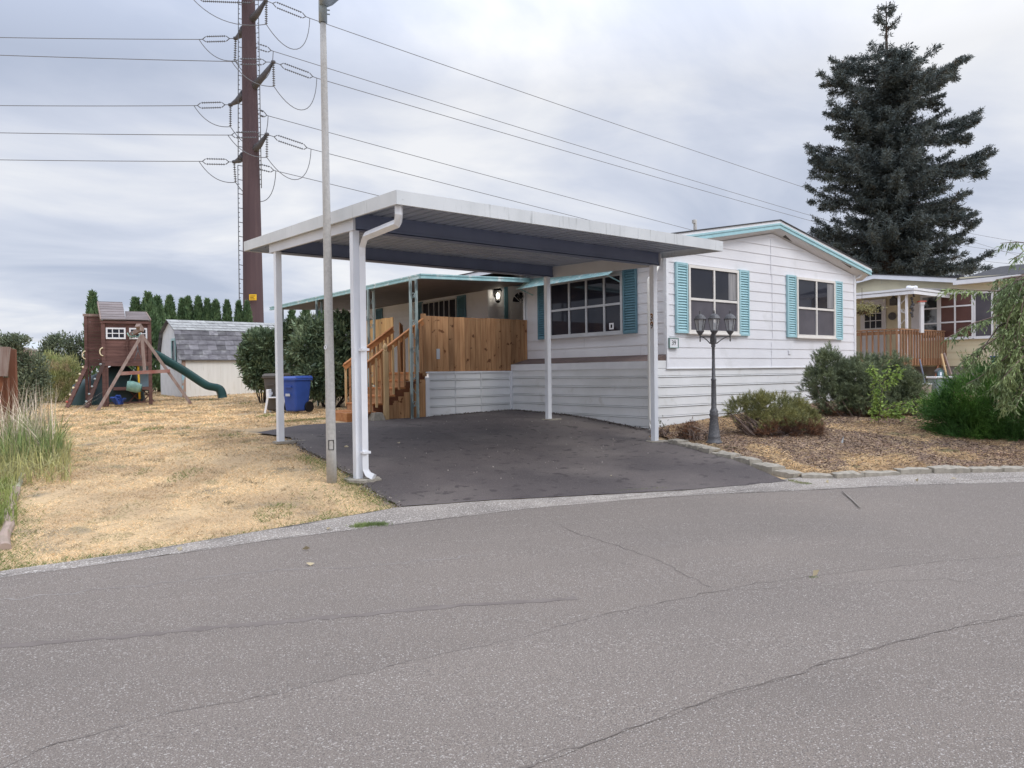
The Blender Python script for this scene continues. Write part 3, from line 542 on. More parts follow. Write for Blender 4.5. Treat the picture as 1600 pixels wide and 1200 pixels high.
window(ho, (HU0-.018, 12.80, 0), sa, sn, 2.26, 2.38, 3.60, (.66, 1.20, 1.74), (.60,), m=mat('grey_white_frame', (.55, .56, .58), (.48, .49, .51), rough=.5))
mb = MB(); mb.box(HU0-.045, HU0-.043, 10.80, 10.93, 2.47, 2.60); mb.m = 1; mb.box(HU0-.047, HU0-.0455, 10.84, 10.89, 2.50, 2.57); ho.part('window_sticker', mb, [M_white, M_black], world=True)
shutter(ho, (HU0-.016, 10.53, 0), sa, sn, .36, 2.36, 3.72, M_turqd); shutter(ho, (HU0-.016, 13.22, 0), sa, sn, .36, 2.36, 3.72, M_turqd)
# window awning of sloping turquoise slats
mb = MB()
for i in range(9):
    t0 = i/9; t1 = (i+1)/9+.01; u0 = HU0-.03-.42*t0; u1 = HU0-.03-.42*t1; z0 = 3.78-.26*t0; z1 = 3.78-.26*t1
    mb.add([(u0, 10.52, z0), (u1, 10.52, z1+.012), (u1, 13.5, z1+.012), (u0, 13.5, z0), (u1, 10.52, z1), (u1, 13.5, z1)], [(0, 1, 2, 3), (1, 4, 5, 2)])
for v in (10.6, 13.42): mb.bar((HU0-.02, v, 3.40), (HU0-.44, v, 3.53), .02, .02)
ho.part('window_awning', mb, M_turqp, world=True)
# porch side window, its shutters, the door and the lit wall lantern
window(ho, (HU0-.018, 18.35, 0), sa, sn, 1.75, 2.35, 3.62, (.35, .62, .88, 1.14, 1.40), (.45,), m=mat('grey_white_frame', (.6, .6, .6)), fw=.03)
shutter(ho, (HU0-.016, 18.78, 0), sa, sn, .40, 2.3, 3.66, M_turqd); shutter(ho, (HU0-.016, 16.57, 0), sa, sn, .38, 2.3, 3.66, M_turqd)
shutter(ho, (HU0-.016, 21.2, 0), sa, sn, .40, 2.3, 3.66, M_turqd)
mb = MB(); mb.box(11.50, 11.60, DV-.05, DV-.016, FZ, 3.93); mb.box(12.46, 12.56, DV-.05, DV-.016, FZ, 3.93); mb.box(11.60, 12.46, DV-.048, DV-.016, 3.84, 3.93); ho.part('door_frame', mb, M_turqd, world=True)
mb = MB(); mb.box(11.60, 12.46, DV-.035, DV-.018, FZ, 3.84)
for x0, x1, z0, z1 in ((11.70, 11.98, 2.45, 3.30), (12.08, 12.36, 2.45, 3.30), (11.70, 11.98, 1.8, 2.3), (12.08, 12.36, 1.8, 2.3)): mb.box(x0, x1, DV-.043, DV-.035, z0, z1)
dr = ho.part('door', mb, mat('grey_white_door', (.62, .62, .63)), world=True, bevel=.004)
mb = MB(); pts = [(12.03+.27*math.cos(t), 3.42+.27*math.sin(t)) for t in np.linspace(0, math.pi, 15)]; mb.prism(pts, (0, DV-.040, 0), (1, 0, 0), (0, 0, 1), (0, 1, 0), .004); mb.m = 1
for t in (.02, math.pi/5, 2*math.pi/5, 3*math.pi/5, 4*math.pi/5, math.pi-.02): mb.bar((12.03, DV-.045, 3.42), (12.03+.28*math.cos(t), DV-.045, 3.42+.28*math.sin(t)), .012, .012)
ho.part('fanlight', mb, [M_glass, M_white], world=True, parent=dr)
lc = at(778, 461, v=DV-.13); mb = MB()
mb.lathe((lc.x, lc.y, lc.z), [(.03, -.20), (.06, -.17), (.075, -.15), (.075, -.14)], 6); mb.lathe((lc.x, lc.y, lc.z), [(.115, .10), (.12, .115), (.05, .19), (.015, .22)], 6); mb.bar((lc.x, lc.y, lc.z+.15), (lc.x, DV-.02, lc.z+.15), .03, .03); mb.box(lc.x-.05, lc.x+.05, DV-.04, DV-.018, lc.z-.05, lc.z+.2)
for k in range(6): a = k*math.pi/3; mb.bar((lc.x+.07*math.cos(a), lc.y+.07*math.sin(a), lc.z-.14), (lc.x+.11*math.cos(a), lc.y+.11*math.sin(a), lc.z+.1), .008, .008)
wl = ho.part('wall_lantern', mb, M_black, world=True); mb = MB(); mb.tube([(lc.x, lc.y, lc.z-.10), (lc.x, lc.y, lc.z-.05), (lc.x, lc.y, lc.z), (lc.x, lc.y, lc.z+.06)], [.02, .04, .045, .015], 10); ho.part('bulb', mb, M_emit, world=True, parent=wl)
ll = bpy.data.lights.new('lantern_light', 'POINT'); ll.energy = 3.5; ll.shadow_soft_size = .05; ll.color = (1, .9, .72); lo_ = bpy.data.objects.new('lantern_light', ll); col.objects.link(lo_); lo_.location = (lc.x, lc.y-.02, lc.z+.02)
# white scroll bracket and pipe at the wall corner beside the door
mb = MB(); mb.tube([(HU0-.06, NV-.02, FZ+.35), (HU0-.06, NV-.02, 3.75)], .03, 8)
for t in range(3): mb.tube([(HU0-.06-.0, NV-.04-.11*math.sin(a), 3.55+.09*t-.06*math.cos(a)) for a in np.linspace(0, math.pi, 8)], .012, 6)
mb.box(HU0-.10, HU0-.03, NV-.06, NV+.02, FZ+.27, FZ+1.0); ho.part('corner_pipe', mb, M_white, world=True)
mb = MB()
for i in range(5): mb.ball((HU0-.16-.02*i, NV-.05+.05*random.random(), 3.40-.03*random.random()), .035, 8, jit=.2)
mb.tube([(HU0-.05, NV-.02, 3.42), (HU0-.2, NV, 3.38)], .012, 6); ho.part('wall_floodlight', mb, M_black, world=True)
# ------------------------------------------------------------ front skirt below the deck
sk = Th('deck_skirting', 'dented white ribbed skirting panel below the cedar fence of the deck', 'skirting', (9.3, 13.6, .7))
mb = MB(); skirt(mb, (8.22, 13.64, 0), (1, 0, 0), (0, -1, 0), .05, 2.25, .4, FZ-.02)
for s in (8.94, 9.62): mb.box(s, s+.01, 13.612, 13.632, .6, FZ-.03)
sk.part('panel', mb, M_skirt, world=True)
mb = MB(); mb.box(8.18, 8.27, 13.60, 13.645, .60, FZ-.12); mb.box(8.19, 10.49, 13.615, 13.66, FZ-.03, FZ+.0); mb.box(10.44, 10.485, 13.60, 13.64, .6, FZ-.03); sk.part('edge_trim', mb, M_white, world=True)
# ------------------------------------------------------------ cedar deck
dk = Th('cedar_deck', 'new cedar deck with board fence and stair rails beside the white skirting', 'deck', (9.0, 14.3, .7))
DX0 = 8.2
def boards(mb, o, a, s0, s1, z0, z1, n, wd=.135, th=.018, gap=.004, jit=.006, zf=None):
    o = Vector(o); a = Vector(a); n = Vector(n); s = s0
    while s < s1-.02:
        e_ = min(s+wd, s1); zt = (zf((s+e_)/2) if zf else z1)+random.uniform(-jit, jit); dd = random.uniform(0, .004)
        P = lambda q, d, z: tuple((o+a*q+n*d).xy)+(z,)
        mb.add([P(q, d, z) for z in (z0, zt) for d in (dd, th+dd) for q in (s+gap, e_-gap)], [(0, 1, 3, 2)[::-1], (4, 5, 7, 6), (0, 1, 5, 4), (2, 6, 7, 3), (0, 4, 6, 2), (1, 3, 7, 5)])
        s = e_
mb = MB(); boards(mb, (0, 13.66, 0), (1, 0, 0), DX0+.02, 10.98, FZ+.005, 2.84, (0, -1, 0), wd=.142); mb.box(DX0+.02, 10.98, 13.665, 13.70, 2.66, 2.74); mb.box(DX0+.02, 10.98, 13.665, 13.70, 1.8, 1.88)
fp = dk.part('front_fence', mb, M_cedar, world=True)
mb = MB(); mb.box(DX0-.07, DX0+.018, 13.62, 13.71, FZ-.1, 2.88); dk.part('corner_post', mb, M_cedar, world=True, bevel=.008)
mb = MB(); mb.box(8.47, 8.55, 13.622, 13.634, 1.92, 2.14); dk.part('outlet_cover', mb, M_tag, world=True)
mb = MB(); boards(mb, (DX0, 0, 0), (0, 1, 0), 15.0, 17.0, 1.4, 2.9, (-1, 0, 0), wd=.14); dk.part('side_fence', mb, mat('pale_cedar', (.62, .39, .17), (.50, .29, .12), rough=.75, scale=5, stretch=(3, 3, .35), island=.2, c3=(.2, .09, .04), c3scale=6, c3lo=.7, c3hi=.75), world=True)
mb = MB(); boards(mb, (8.3, 14.9, 0), (.55, .84, 0), .05, 1.0, FZ, 2.84, (-.84, .55, 0), wd=.14, zf=lambda s: 2.78); dk.part('gate', mb, M_cedar, world=True)
mb = MB(); mb.box(DX0, 11, 13.7, 17.0, FZ-.04, FZ); dk.part('deck_floor', mb, M_cedarr, world=True)
sx0, sx1, zb = 6.74, DX0, .70; ns = 6; rise = (FZ-zb)/ns; run = (sx1-sx0)/(ns-.0)
for i in range(ns):
    x0 = sx0+i*run; z1 = zb+(i+1)*rise; mb = MB(); mb.box(x0-.02, x0+run+.01, 13.66 if i else 13.58, 14.92, z1-.038, z1); dk.part('tread', mb, M_cedarr, world=True, bevel=.006)
    mb = MB(); mb.box(x0, x0+.02, 13.68, 14.90, z1-rise, z1-.04); dk.part('riser', mb, M_cedar, world=True)
poly = [(sx0, zb-.05)]
for i in range(ns): poly += [(sx0+i*run, zb+(i+1)*rise-.04), (sx0+(i+1)*run, zb+(i+1)*rise-.04)]
poly += [(sx1, zb+.5), (sx0+.5, zb-.05)]
for yy_ in (13.70, 14.92): mb = MB(); mb.prism(poly, (0, yy_, 0), (1, 0, 0), (0, 0, 1), (0, -1, 0), .035); dk.part('stringer', mb, M_cedard, world=True)
mb = MB(); boards(mb, (0, 13.64, 0), (1, 0, 0), 7.27, DX0, .55, 1.5, (0, -1, 0), wd=.13, jit=.0, zf=lambda s: .70+(s-6.74)*.66-.12); dk.part('stair_side_boards', mb, M_cedar, world=True)
def railz(s): return 1.55+(s-6.49)*.70
for v, nm in ((13.62, 'near'), (14.93, 'far')):
    off = 0 if v < 14 else -.10
    mb = MB(); x_a = 6.56 if v < 14 else 6.94; a = (x_a, v, railz(x_a)+off); b = (8.14, v, railz(8.14)+off); mb.bar(a, b, .035, .11, up=(0, 0, 1)); mb.bar((a[0], v, a[2]+.07), (b[0], v, b[2]+.07), .09, .02, up=(0, 0, 1)); dk.part('handrail', mb, M_cedarr, world=True)
    for i in range(12):
        x = (6.62 if v < 14 else 6.99)+i*(.130 if v < 14 else .098); zz_ = railz(x)+off+.02; zl = .70+(x-6.74)*.66+.06; mb = MB(); vv = v-.032 if v < 14 else v+.03; mb.box(x-.02, x+.02, vv-.018, vv+.018, max(zl, .84 if v < 14 else .9), zz_); dk.part('baluster', mb, M_cedar if i % 3 else M_pine, world=True)
mb = MB(); nx_ = 7.20; mb.box(nx_-.045, nx_+.045, 13.50, 13.59, .62, 2.06); mb.lathe((nx_, 13.545, 2.06), [(.05, 0), (.055, .012), (.03, .025), (.045, .06), (.052, .09), (.04, .13), (.012, .18), (0.001, .19)], 12); dk.part('newel_post', mb, M_pine, world=True)
mb = MB(); c = Vector((6.97, 13.52, .64)); b_ = .155; t_ = .09; vs = [(c.x+sx_*q, c.y+sy*q, c.z+zz_) for q, zz_ in ((b_, 0), (t_, .20)) for sx_, sy in ((-1, -1), (1, -1), (1, 1), (-1, 1))]; mb.add(vs, [(0, 3, 2, 1), (4, 5, 6, 7), (0, 1, 5, 4), (1, 2, 6, 5), (2, 3, 7, 6), (3, 0, 4, 7)]); dk.part('footing_block', mb, M_concrete, world=True, bevel=.01)
mb = MB(); mb.box(6.46, 6.78, 13.80, 14.80, .58, .84); dk.part('bottom_step', mb, M_cedarr, world=True, bevel=.01)
# ------------------------------------------------------------ porch cover with trellis posts
pc = Th('patio_cover', 'low turquoise edged patio cover on trellis posts along the left side of the white home', 'patio cover', (8.0, 13.4, .7))
def pz(u): return 3.62+(u-7.92)*.035
mb = MB(); PC0, PC1 = 13.32, 22.1
mb.add([(7.95, PC0+.03, pz(7.95)), (HU0, PC0+.03, pz(HU0)), (HU0, PC1, pz(HU0)), (7.95, PC1, pz(7.95)), (7.95, PC0+.03, pz(7.95)-.03), (HU0, PC0+.03, pz(HU0)-.03), (HU0, PC1, pz(HU0)-.03), (7.95, PC1, pz(7.95)-.03)], [(0, 1, 2, 3), (7, 6, 5, 4), (0, 4, 5, 1), (1, 5, 6, 2), (2, 6, 7, 3), (3, 7, 4, 0)]); pc.part('roof_panel', mb, mat('grey_ceiling_panel', (.20, .18, .18), (.16, .145, .145), rough=.7, scale=4), world=True)
mb = MB()
for dz0, dz1, t in ((.0, .028, .05), (.028, .07, .032), (.07, .10, .055)):
    mb.add([(7.95-t, PC0-.0, pz(7.92)+.05-z) for z in (dz0, dz1)]+[(7.95-t, PC1, pz(7.92)+.05-z) for z in (dz0, dz1)]+[(7.96, PC0, pz(7.92)+.05-z) for z in (dz0, dz1)]+[(7.96, PC1, pz(7.92)+.05-z) for z in (dz0, dz1)], [(0, 2, 3, 1), (0, 4, 6, 2), (1, 3, 7, 5), (0, 1, 5, 4)])
    mb.add([(7.95-t, PC0-t+.02, pz(7.92)+.05-z) for z in (dz0, dz1)]+[(HU0-.2, PC0-t+.02, pz(HU0-.2)+.05-z) for z in (dz0, dz1)]+[(7.95-t, PC0+.03, pz(7.92)+.05-z) for z in (dz0, dz1)]+[(HU0-.2, PC0+.03, pz(HU0-.2)+.05-z) for z in (dz0, dz1)], [(0, 1, 3, 2), (0, 2, 6, 4), (1, 5, 7, 3)])
pc.part('gutter_edge', mb, M_turqp, world=True)
def trellis(mb, x, y, z0, z1, ax, w_=.16, r=.016, b=.022):
    a = Vector((ax[0], ax[1], 0)).normalized(); p = Vector((x, y, 0))
    for s in (-1, 1): q = p+a*(s*w_/2); mb.box(q.x-b, q.x+b, q.y-b, q.y+b, z0, z1)
    mb.bar(p-a*w_/2+Vector((0, 0, z1-.02)), p+a*w_/2+Vector((0, 0, z1-.02)), .03, .03); z = z0+.15; k = 0
    while z < z1-.3:
        s = 1 if k % 2 else -1
        pts = [p+a*(s*w_/2*math.cos(t))+Vector((0, 0, z+.28*t/math.pi)) for t in np.linspace(0, math.pi, 7)]; mb.tube(pts, .007, 5)
        if k % 2 == 0: mb.tube([p+a*(.045*math.cos(t))+Vector((0, 0, z+.16+.05*math.sin(t))) for t in np.linspace(0, 2*math.pi, 9)], .006, 5)
        z += .28; k += 1
for (x, y) in ((7.80, 13.42), (7.97, 15.65), (7.97, 18.6), (7.97, 21.4)):
    mb = MB(); trellis(mb, x, y, h(x, y), pz(x)-.05, (1, .2)); pc.part('trellis_post', mb, mat('pale_green_worn_metal', (.36, .45, .44), (.13, .17, .17), rough=.4, scale=9, lo=.5, hi=.6, stretch=(1, 1, .3)), world=True)
# ------------------------------------------------------------ curb stones
def ordw(k):
    a = ['first', 'second', 'third', 'fourth', 'fifth', 'sixth', 'seventh', 'eighth', 'ninth', 'tenth', 'eleventh', 'twelfth', 'thirteenth', 'fourteenth', 'fifteenth', 'sixteenth', 'seventeenth', 'eighteenth', 'nineteenth']
    t = {20: 'twentieth', 30: 'thirtieth', 40: 'fortieth'}; k += 1
    return a[k-1] if k < 20 else t[k] if k in t else {2: 'twenty', 3: 'thirty', 4: 'forty'}[k//10]+'-'+a[k%10-1]
def stone(L_, W_, H_, seed):
    r = random.Random(seed); mb = MB(); nx = 5; ny = 3; vs = []
    for z in (0, 1):
        for j in range(ny+1):
            for i in range(nx+1):
                x = (i/nx-.5)*L_; y = (j/ny-.5)*W_; e_ = 1 if 0 < i < nx and 0 < j < ny else 0
                vs.append((x*(1-.04*z)+r.gauss(0, .007), y*(1-.08*z)+r.gauss(0, .007), (H_ if z else -.12)-(0 if e_ else .018)*z+r.gauss(0, .006)*z))
    n = (nx+1)*(ny+1); fs = []
    for j in range(ny):
        for i in range(nx): a = j*(nx+1)+i; fs.append((n+a, n+a+1, n+a+nx+2, n+a+nx+1))
    for i in range(nx): fs.append((i, i+1, n+i+1, n+i)); a = ny*(nx+1)+i; fs.append((a+1, a, n+a, n+a+1))
    for j in range(ny): a = j*(nx+1); fs.append((a+nx+1, a, n+a, n+a+nx+1)); a += nx; fs.append((a, a+nx+1, n+a+nx+1, n+a))
    mb.add(vs, fs); return mb
k = 0
for (a, b) in zip(sp[:-1], sp[1:]):
    a = Vector((*a, 0)); b = Vector((*b, 0)); n = max(1, round((b-a).length/.36))
    for i in range(n):
        c = a+(b-a)*((i+.5)/n); L_ = (b-a).length/n-.012; o_z = h(c.x, c.y)+.0
        o = single('curb_stone', stone(L_, random.uniform(.20, .25), random.uniform(.055, .085), k), M_concrete, (ordw(k)+' rough concrete block of the bed edging, counted from the front right carport post'), 'curb stone', (c.x, c.y, o_z), 'concrete blocks edging the planting bed', math.atan2((b-a).y, (b-a).x)+random.gauss(0, .05), world=False); k += 1
# ------------------------------------------------------------ street light
q = Vector((4.154*.935, 9.36*.935, 0)); q = G(518.5, 751); zb = h(q.x, q.y); r_b = .0755
dpt = (q-CAM).dot(_F); top = at(504.5, 24, d=dpt*.995)
sl_ = Th('street_light', 'tall slender grey concrete street light pole standing in the dry lawn', 'street light', (q.x, q.y, zb))
mb = MB(); dr_ = (top-Vector((q.x, q.y, zb))); mb.tube([Vector((q.x, q.y, zb-.1))+dr_*t for t in np.linspace(0, 1, 12)], [r_b*(dpt/11)*(1-.42*t)*1.0 for t in np.linspace(0, 1, 12)], 20); sl_.part('pole', mb, M_galv, world=True)
tocam = Vector((-q.x, -q.y, 0)).normalized(); rt_ = Vector((tocam.y*-1, tocam.x, 0)); rt_ = rt_ if rt_.dot(_R) > 0 else -rt_
def facepl(z, w_, hh, dx=0, rr=.07): return Vector((q.x, q.y, 0))+dr_*((z-zb)/dr_.z)-Vector((0, 0, dr_.z*((z-zb)/dr_.z)))+tocam*rr+rt_*dx+Vector((0, 0, z))
zc = at(519, 694, d=dpt).z; mb = MB()
for dx, w_, z0, z1 in ((0, .062, zc+.05, zc+.056), (0, .062, zc-.066, zc-.06)): c = facepl((z0+z1)/2, 0, 0, rr=r_b*dpt/11*.96); mb.bar(c-rt_*w_/2, c+rt_*w_/2, .006, .006)
for sgn in (-1, 1): c = facepl(zc, 0, 0, dx=sgn*.031, rr=r_b*dpt/11*.9); mb.bar(c-Vector((0, 0, .06)), c+Vector((0, 0, .055)), .006, .006)
sl_.part('access_hatch', mb, M_black, world=True)
zc = at(510, 543, d=dpt).z; c = facepl(zc, 0, 0, dx=-.038, rr=r_b*dpt/11*.72)
mb = MB(); mb.lathe((0, 0, 0), [(.027, 0), (.027, .002)], 20); vs_ = [Matrix.Rotation(math.atan2(tocam.y, tocam.x)-.9+math.pi/2, 4, 'Z') @ Matrix.Rotation(R_(90), 4, 'X') @ Vector(v) + c + tocam*.008 - rt_*.008 for v in mb.v]; mb.v = [tuple(v) for v in vs_]; sl_.part('number_disc', mb, M_white, world=True)
text_part(sl_, '9', .045, c+tocam*.012-rt_*.011, R_(90), math.atan2(tocam.y, tocam.x)-.9+math.pi/2, M_iron, 'number_digit', ext=.0006)
mb = MB(); mb.tube([top+Vector((0, 0, -.09)), top+Vector((0, 0, .30))], .052, 14); 
for dz in (.02, .07): mb.bar(top+Vector((0, 0, dz)), top+rt_*.085+Vector((0, 0, dz)), .012, .012)
sl_.part('bracket', mb, M_galv2, world=True)
hd = top+Vector((0, 0, .12)); fw_ = (tocam*.9+rt_*.44).normalized(); sd = fw_.cross(Vector((0, 0, 1)))
mb = MB(); secs = [(0, .05, .05, 0), (.10, .10, .09, .02), (.30, .14, .11, .06), (.55, .13, .09, .10), (.68, .06, .05, .11)]
vs = []; n = 10
for (s, w_, hh, up) in secs:
    for k in range(n): a = 2*math.pi*k/n; vs.append(hd+fw_*s+sd*(w_*math.cos(a))+Vector((0, 0, up+hh*max(math.sin(a), -.35))))
mb.add(vs, [(i*n+k, i*n+(k+1) % n, (i+1)*n+(k+1) % n, (i+1)*n+k) for i in range(len(secs)-1) for k in range(n)]+[list(range(n))[::-1], list(range((len(secs)-1)*n, len(secs)*n))], True)
lh = sl_.part('lamp_head', mb, M_galv2, world=True)
mb = MB(); c = hd+fw_*.42+Vector((0, 0, .045)); mb.ball(c, .085, 12, (1, 1, .35)); sl_.part('lens', mb, M_lampglass, world=True, parent=lh)
# ------------------------------------------------------------ garden lamp post
lx, ly = 9.955, 7.57; lz = h(lx, ly)+.02
lp = Th('lamp_post', 'dark pewter cast post lamp with three lanterns in front of the gable window', 'lamp post', (lx, ly, lz))
mb = MB(); prof = [(.135, 0), (.13, .03), (.105, .05), (.098, .10), (.102, .115), (.092, .13), (.062, .43), (.070, .45), (.075, .47), (.062, .50), (.068, .53), (.055, .55), (.042, .58), (.040, .80), (.036, 1.02), (.042, 1.03), (.042, 1.045), (.030, 1.06), (.024, 1.35), (.024, 1.56), (.036, 1.575), (.030, 1.60), (.050, 1.63), (.052, 1.68), (.044, 1.74), (.030, 1.79)]
mb.lathe((lx, ly, lz), prof, 20); lp.part('post', mb, M_iron, world=True)
rdir = Vector((math.cos(YAW), -math.sin(YAW), 0)); fdir = Vector((math.sin(YAW), math.cos(YAW), 0))
def lantern(cx, cy, zb_, q=.80):
    mb = MB(); c = (cx, cy, zb_); sc = lambda pr: [(a*q, b*q) for a, b in pr]
    mb.lathe(c, sc([(.004, -.21), (.014, -.205), (.010, -.14), (.018, -.12), (.014, -.09), (.045, -.05), (.07, -.015), (.078, 0), (.078, .012)]), 12)
    mb.lathe(c, sc([(.125, .235), (.128, .25), (.115, .258), (.105, .285), (.07, .325), (.035, .34), (.022, .35), (.012, .36), (.024, .375), (.010, .39), (.018, .40), (.006, .415), (.004, .45)]), 12)
    for k in range(6): a = k*math.pi/3+.3; mb.bar((cx+.068*q*math.cos(a), cy+.068*q*math.sin(a), zb_+.01*q), (cx+.112*q*math.cos(a), cy+.112*q*math.sin(a), zb_+.24*q), .009, .009)
    o = lp.part('lantern', mb, M_iron, world=True)
    mb = MB(); vs = [(cx+r*q*math.cos(k*math.pi/3+.3), cy+r*q*math.sin(k*math.pi/3+.3), zb_+z*q) for r, z in ((.066, .012), (.109, .236)) for k in range(6)]; mb.add(vs, [(k, (k+1) % 6, 6+(k+1) % 6, 6+k) for k in range(6)]); lp.part('glass', mb, M_lg, world=True, parent=o)
    mb = MB(); mb.tube([(cx, cy, zb_+.01), (cx, cy, zb_+.05)], .014, 8); mb.ball((cx, cy, zb_+.095), .026, 10, (1, 1, 1.6)); lp.part('bulb', mb, M_lampglass, world=True, parent=o)
M_lg = bpy.data.materials.new('clear_lantern_glass'); M_lg.use_nodes = True; t = M_lg.node_tree; b = t.nodes['Principled BSDF']; b.inputs['Base Color'].default_value = (.8, .82, .84, 1); b.inputs['Roughness'].default_value = .15
ts = t.nodes.new('ShaderNodeBsdfTransparent'); ms = t.nodes.new('ShaderNodeMixShader'); ms.inputs[0].default_value = .32; t.links.new(ts.outputs[0], ms.inputs[1]); t.links.new(b.outputs[0], ms.inputs[2]); t.links.new(ms.outputs[0], t.nodes['Material Output'].inputs[0])
for ang, rad, dz in ((0, .275, 0), (math.pi*1.02, .215, 0), (-math.pi/2-.1, .10, .0)):
    d_ = rdir*math.cos(ang)+fdir*math.sin(ang); e_ = Vector((lx, ly, 0))+d_*rad; zl = lz+1.82
    lantern(e_.x, e_.y, zl+.0)
    mb = MB(); mb.tube([(lx+d_.x*.02, ly+d_.y*.02, lz+1.73), (e_.x, e_.y, lz+1.735)], .011, 6); mb.tube([Vector((lx, ly, lz+1.62))+d_*(.05+(rad-.06)*t)+Vector((0, 0, .11*math.sin(t*math.pi/2))) for t in np.linspace(0, 1, 7)], .009, 6); lp.part('arm', mb, M_iron, world=True)
# ------------------------------------------------------------ steel transmission pylon, its wires
pb = at(396, 505, d=56); gz = h(pb.x, pb.y)
py = Th('transmission_pylon', 'tall rust brown steel transmission pole behind the pale shed', 'pylon', (pb.x, pb.y, gz))
pt = at(386.5, -90, d=56)
mb = MB(); n = 12; mb.tube([Vector((pb.x, pb.y, gz))+(Vector((pt.x, pt.y, pt.z))-Vector((pb.x, pb.y, gz)))*t for t in np.linspace(0, 1, 14)], [.80-(.80-.44)*t for t in np.linspace(0, 1, 14)], n, smooth=False); py.part('mast', mb, M_pylon, world=True)
mb = MB(); a = at(389.5, 460, d=55.15); b = at(401, 469, d=55.15); dr2 = Vector((b.x-a.x, b.y-a.y, 0)); mb.prism([(0, 0), (1, 0), (1, a.z-b.z), (0, a.z-b.z)], (a.x, a.y, b.z), dr2, (0, 0, 1), -Vector((math.sin(YAW), math.cos(YAW), 0)), .03)
sg_ = py.part('warning_sign', mb, M_yellow, world=True)
mb = MB(); 
for i in range(3): z = a.z-.12-i*.11; p = Vector((a.x, a.y, z))-fdir*.035; L_ = (.8, .55, .7)[i]; mb.bar(p+dr2*.12, p+dr2*(.12+L_*.9), .01, .035)
py.part('sign_text', mb, M_black, world=True, parent=sg_)
Q = lambda x, y, dd=56: at(x, y, d=dd)
arms = [((391, 33), (415, 1), 55), ((381, 46), (368, 60), 57), ((394, 138), (427, 97), 55), ((381, 147), (360, 164), 57), ((395, 236), (417, 210), 55), ((381, 243), (366, 253), 57)]
for (a, b, dd) in arms:
    A = Q(a[0], a[1], 55.9); B = Q(b[0], b[1], dd); mb = MB(); ct = (A+B)/2+Vector((0, 0, -.12)); mb.tube([A, ct, B], [.30, .22, .10], 8); mb.ball(B, .2, 6, (1, 1, .8)); py.part('arm', mb, M_armsteel, world=True)
def discs(mb, A, B, r=.13, n=None, core=.03):
    A = Vector(A); B = Vector(B); L_ = (B-A).length; n = n or max(4, int(L_/.16)); mb.tube([A, B], core, 5)
    for i in range(n): c = A+(B-A)*((i+.5)/n); d = (B-A).normalized(); mb.tube([c-d*.03, c, c+d*.03], [r*.6, r, r*.3], 7)
def strain(a, b, dd0, dd1):      # twin strain insulator string between yoke plates
    A = Q(*a, dd0); B = Q(*b, dd1); d = (B-A).normalized(); L_ = (B-A).length; up = Vector((0, 0, .20)); mb = MB()
    p0 = A+d*L_*.12; p1 = B-d*L_*.10; mb.tube([A, p0], .03, 5); mb.tube([p1, B], .03, 5)
    for s in (-1, 1): mb.tube([p0, p0+d*.25+up*s], .035, 5); mb.tube([p1, p1-d*.25+up*s], .035, 5); discs(mb, p0+d*.3+up*s, p1-d*.3+up*s, .085)
    py.part('strain_insulator', mb, M_insul, world=True)
lf = [((411, 1), (300, -3), 55, 56, (-40, -9)), ((365, 60), (311, 61.5), 57, 57, (-400, 48)), ((423, 97), (362, 96), 55, 54.6, (-400, 69)), ((358, 163.5), (303, 165), 57, 57, (-400, 158)), ((414, 210.5), (356, 211), 55, 54.6, (-400, 197)), ((364, 253), (311, 252), 57, 57, (-400, 240))]
rgt = [((418, 2), (484, 28.5), 55, 57, (1262, 297)), ((392, 69), (427, 80), 57, 58, (1275, 342)), ((430, 98), (495, 122), 55, 57, (1283, 352)), ((398, 173), (419, 181), 57, 58, (1040, 349)), ((420, 211), (486, 233), 55, 57, (930, 346)), ((398, 258.5), (431, 267), 57, 58, (590, 305))]
hg = [((416, 3), (416, 38), 55), ((368, 63), (367, 95), 57), ((427, 100), (428, 135), 55), ((360, 167), (360, 198), 57), ((417, 213), (417, 246), 55), ((366, 256), (368, 285), 57)]
for (a, b, dd) in hg: mb = MB(); discs(mb, Q(*a, dd), Q(*b, dd), .12); py.part('hanging_insulator', mb, M_insul, world=True)
WL = ['topmost left hand wire of the pylon, nearly out of the photo', 'second wire from the top running left from the pylon', 'third wire from the top running left, crossing the brown mast', 'fourth wire from the top running left from the pylon', 'fifth wire from the top running left, crossing the brown mast', 'lowest of the wires running left from the pylon']
WR = ['topmost wire running right from the pylon over the carport', 'second wire from the top running right over the home', 'third wire from the top running right, from the longest arm', 'fourth wire from the top running right behind the home roof', 'fifth wire from the top running right behind the carport roof', 'lowest wire running right, vanishing behind the carport corner']
def wire(A, B, sag, lab, r=.028, n=40):
    A = Vector(A); B = Vector(B); mb = MB(); mb.tube([A+(B-A)*t-Vector((0, 0, 4*sag*t*(1-t))) for t in np.linspace(0, 1, n)], r, 5, cap=False); single('power_line', mb, M_wire, lab, 'power line', tuple(A), 'overhead wires strung from the pylon')
def bez(A, B, C_, n=12): return [A*(1-t)**2+B*2*t*(1-t)+C_*t*t for t in np.linspace(0, 1, n)]
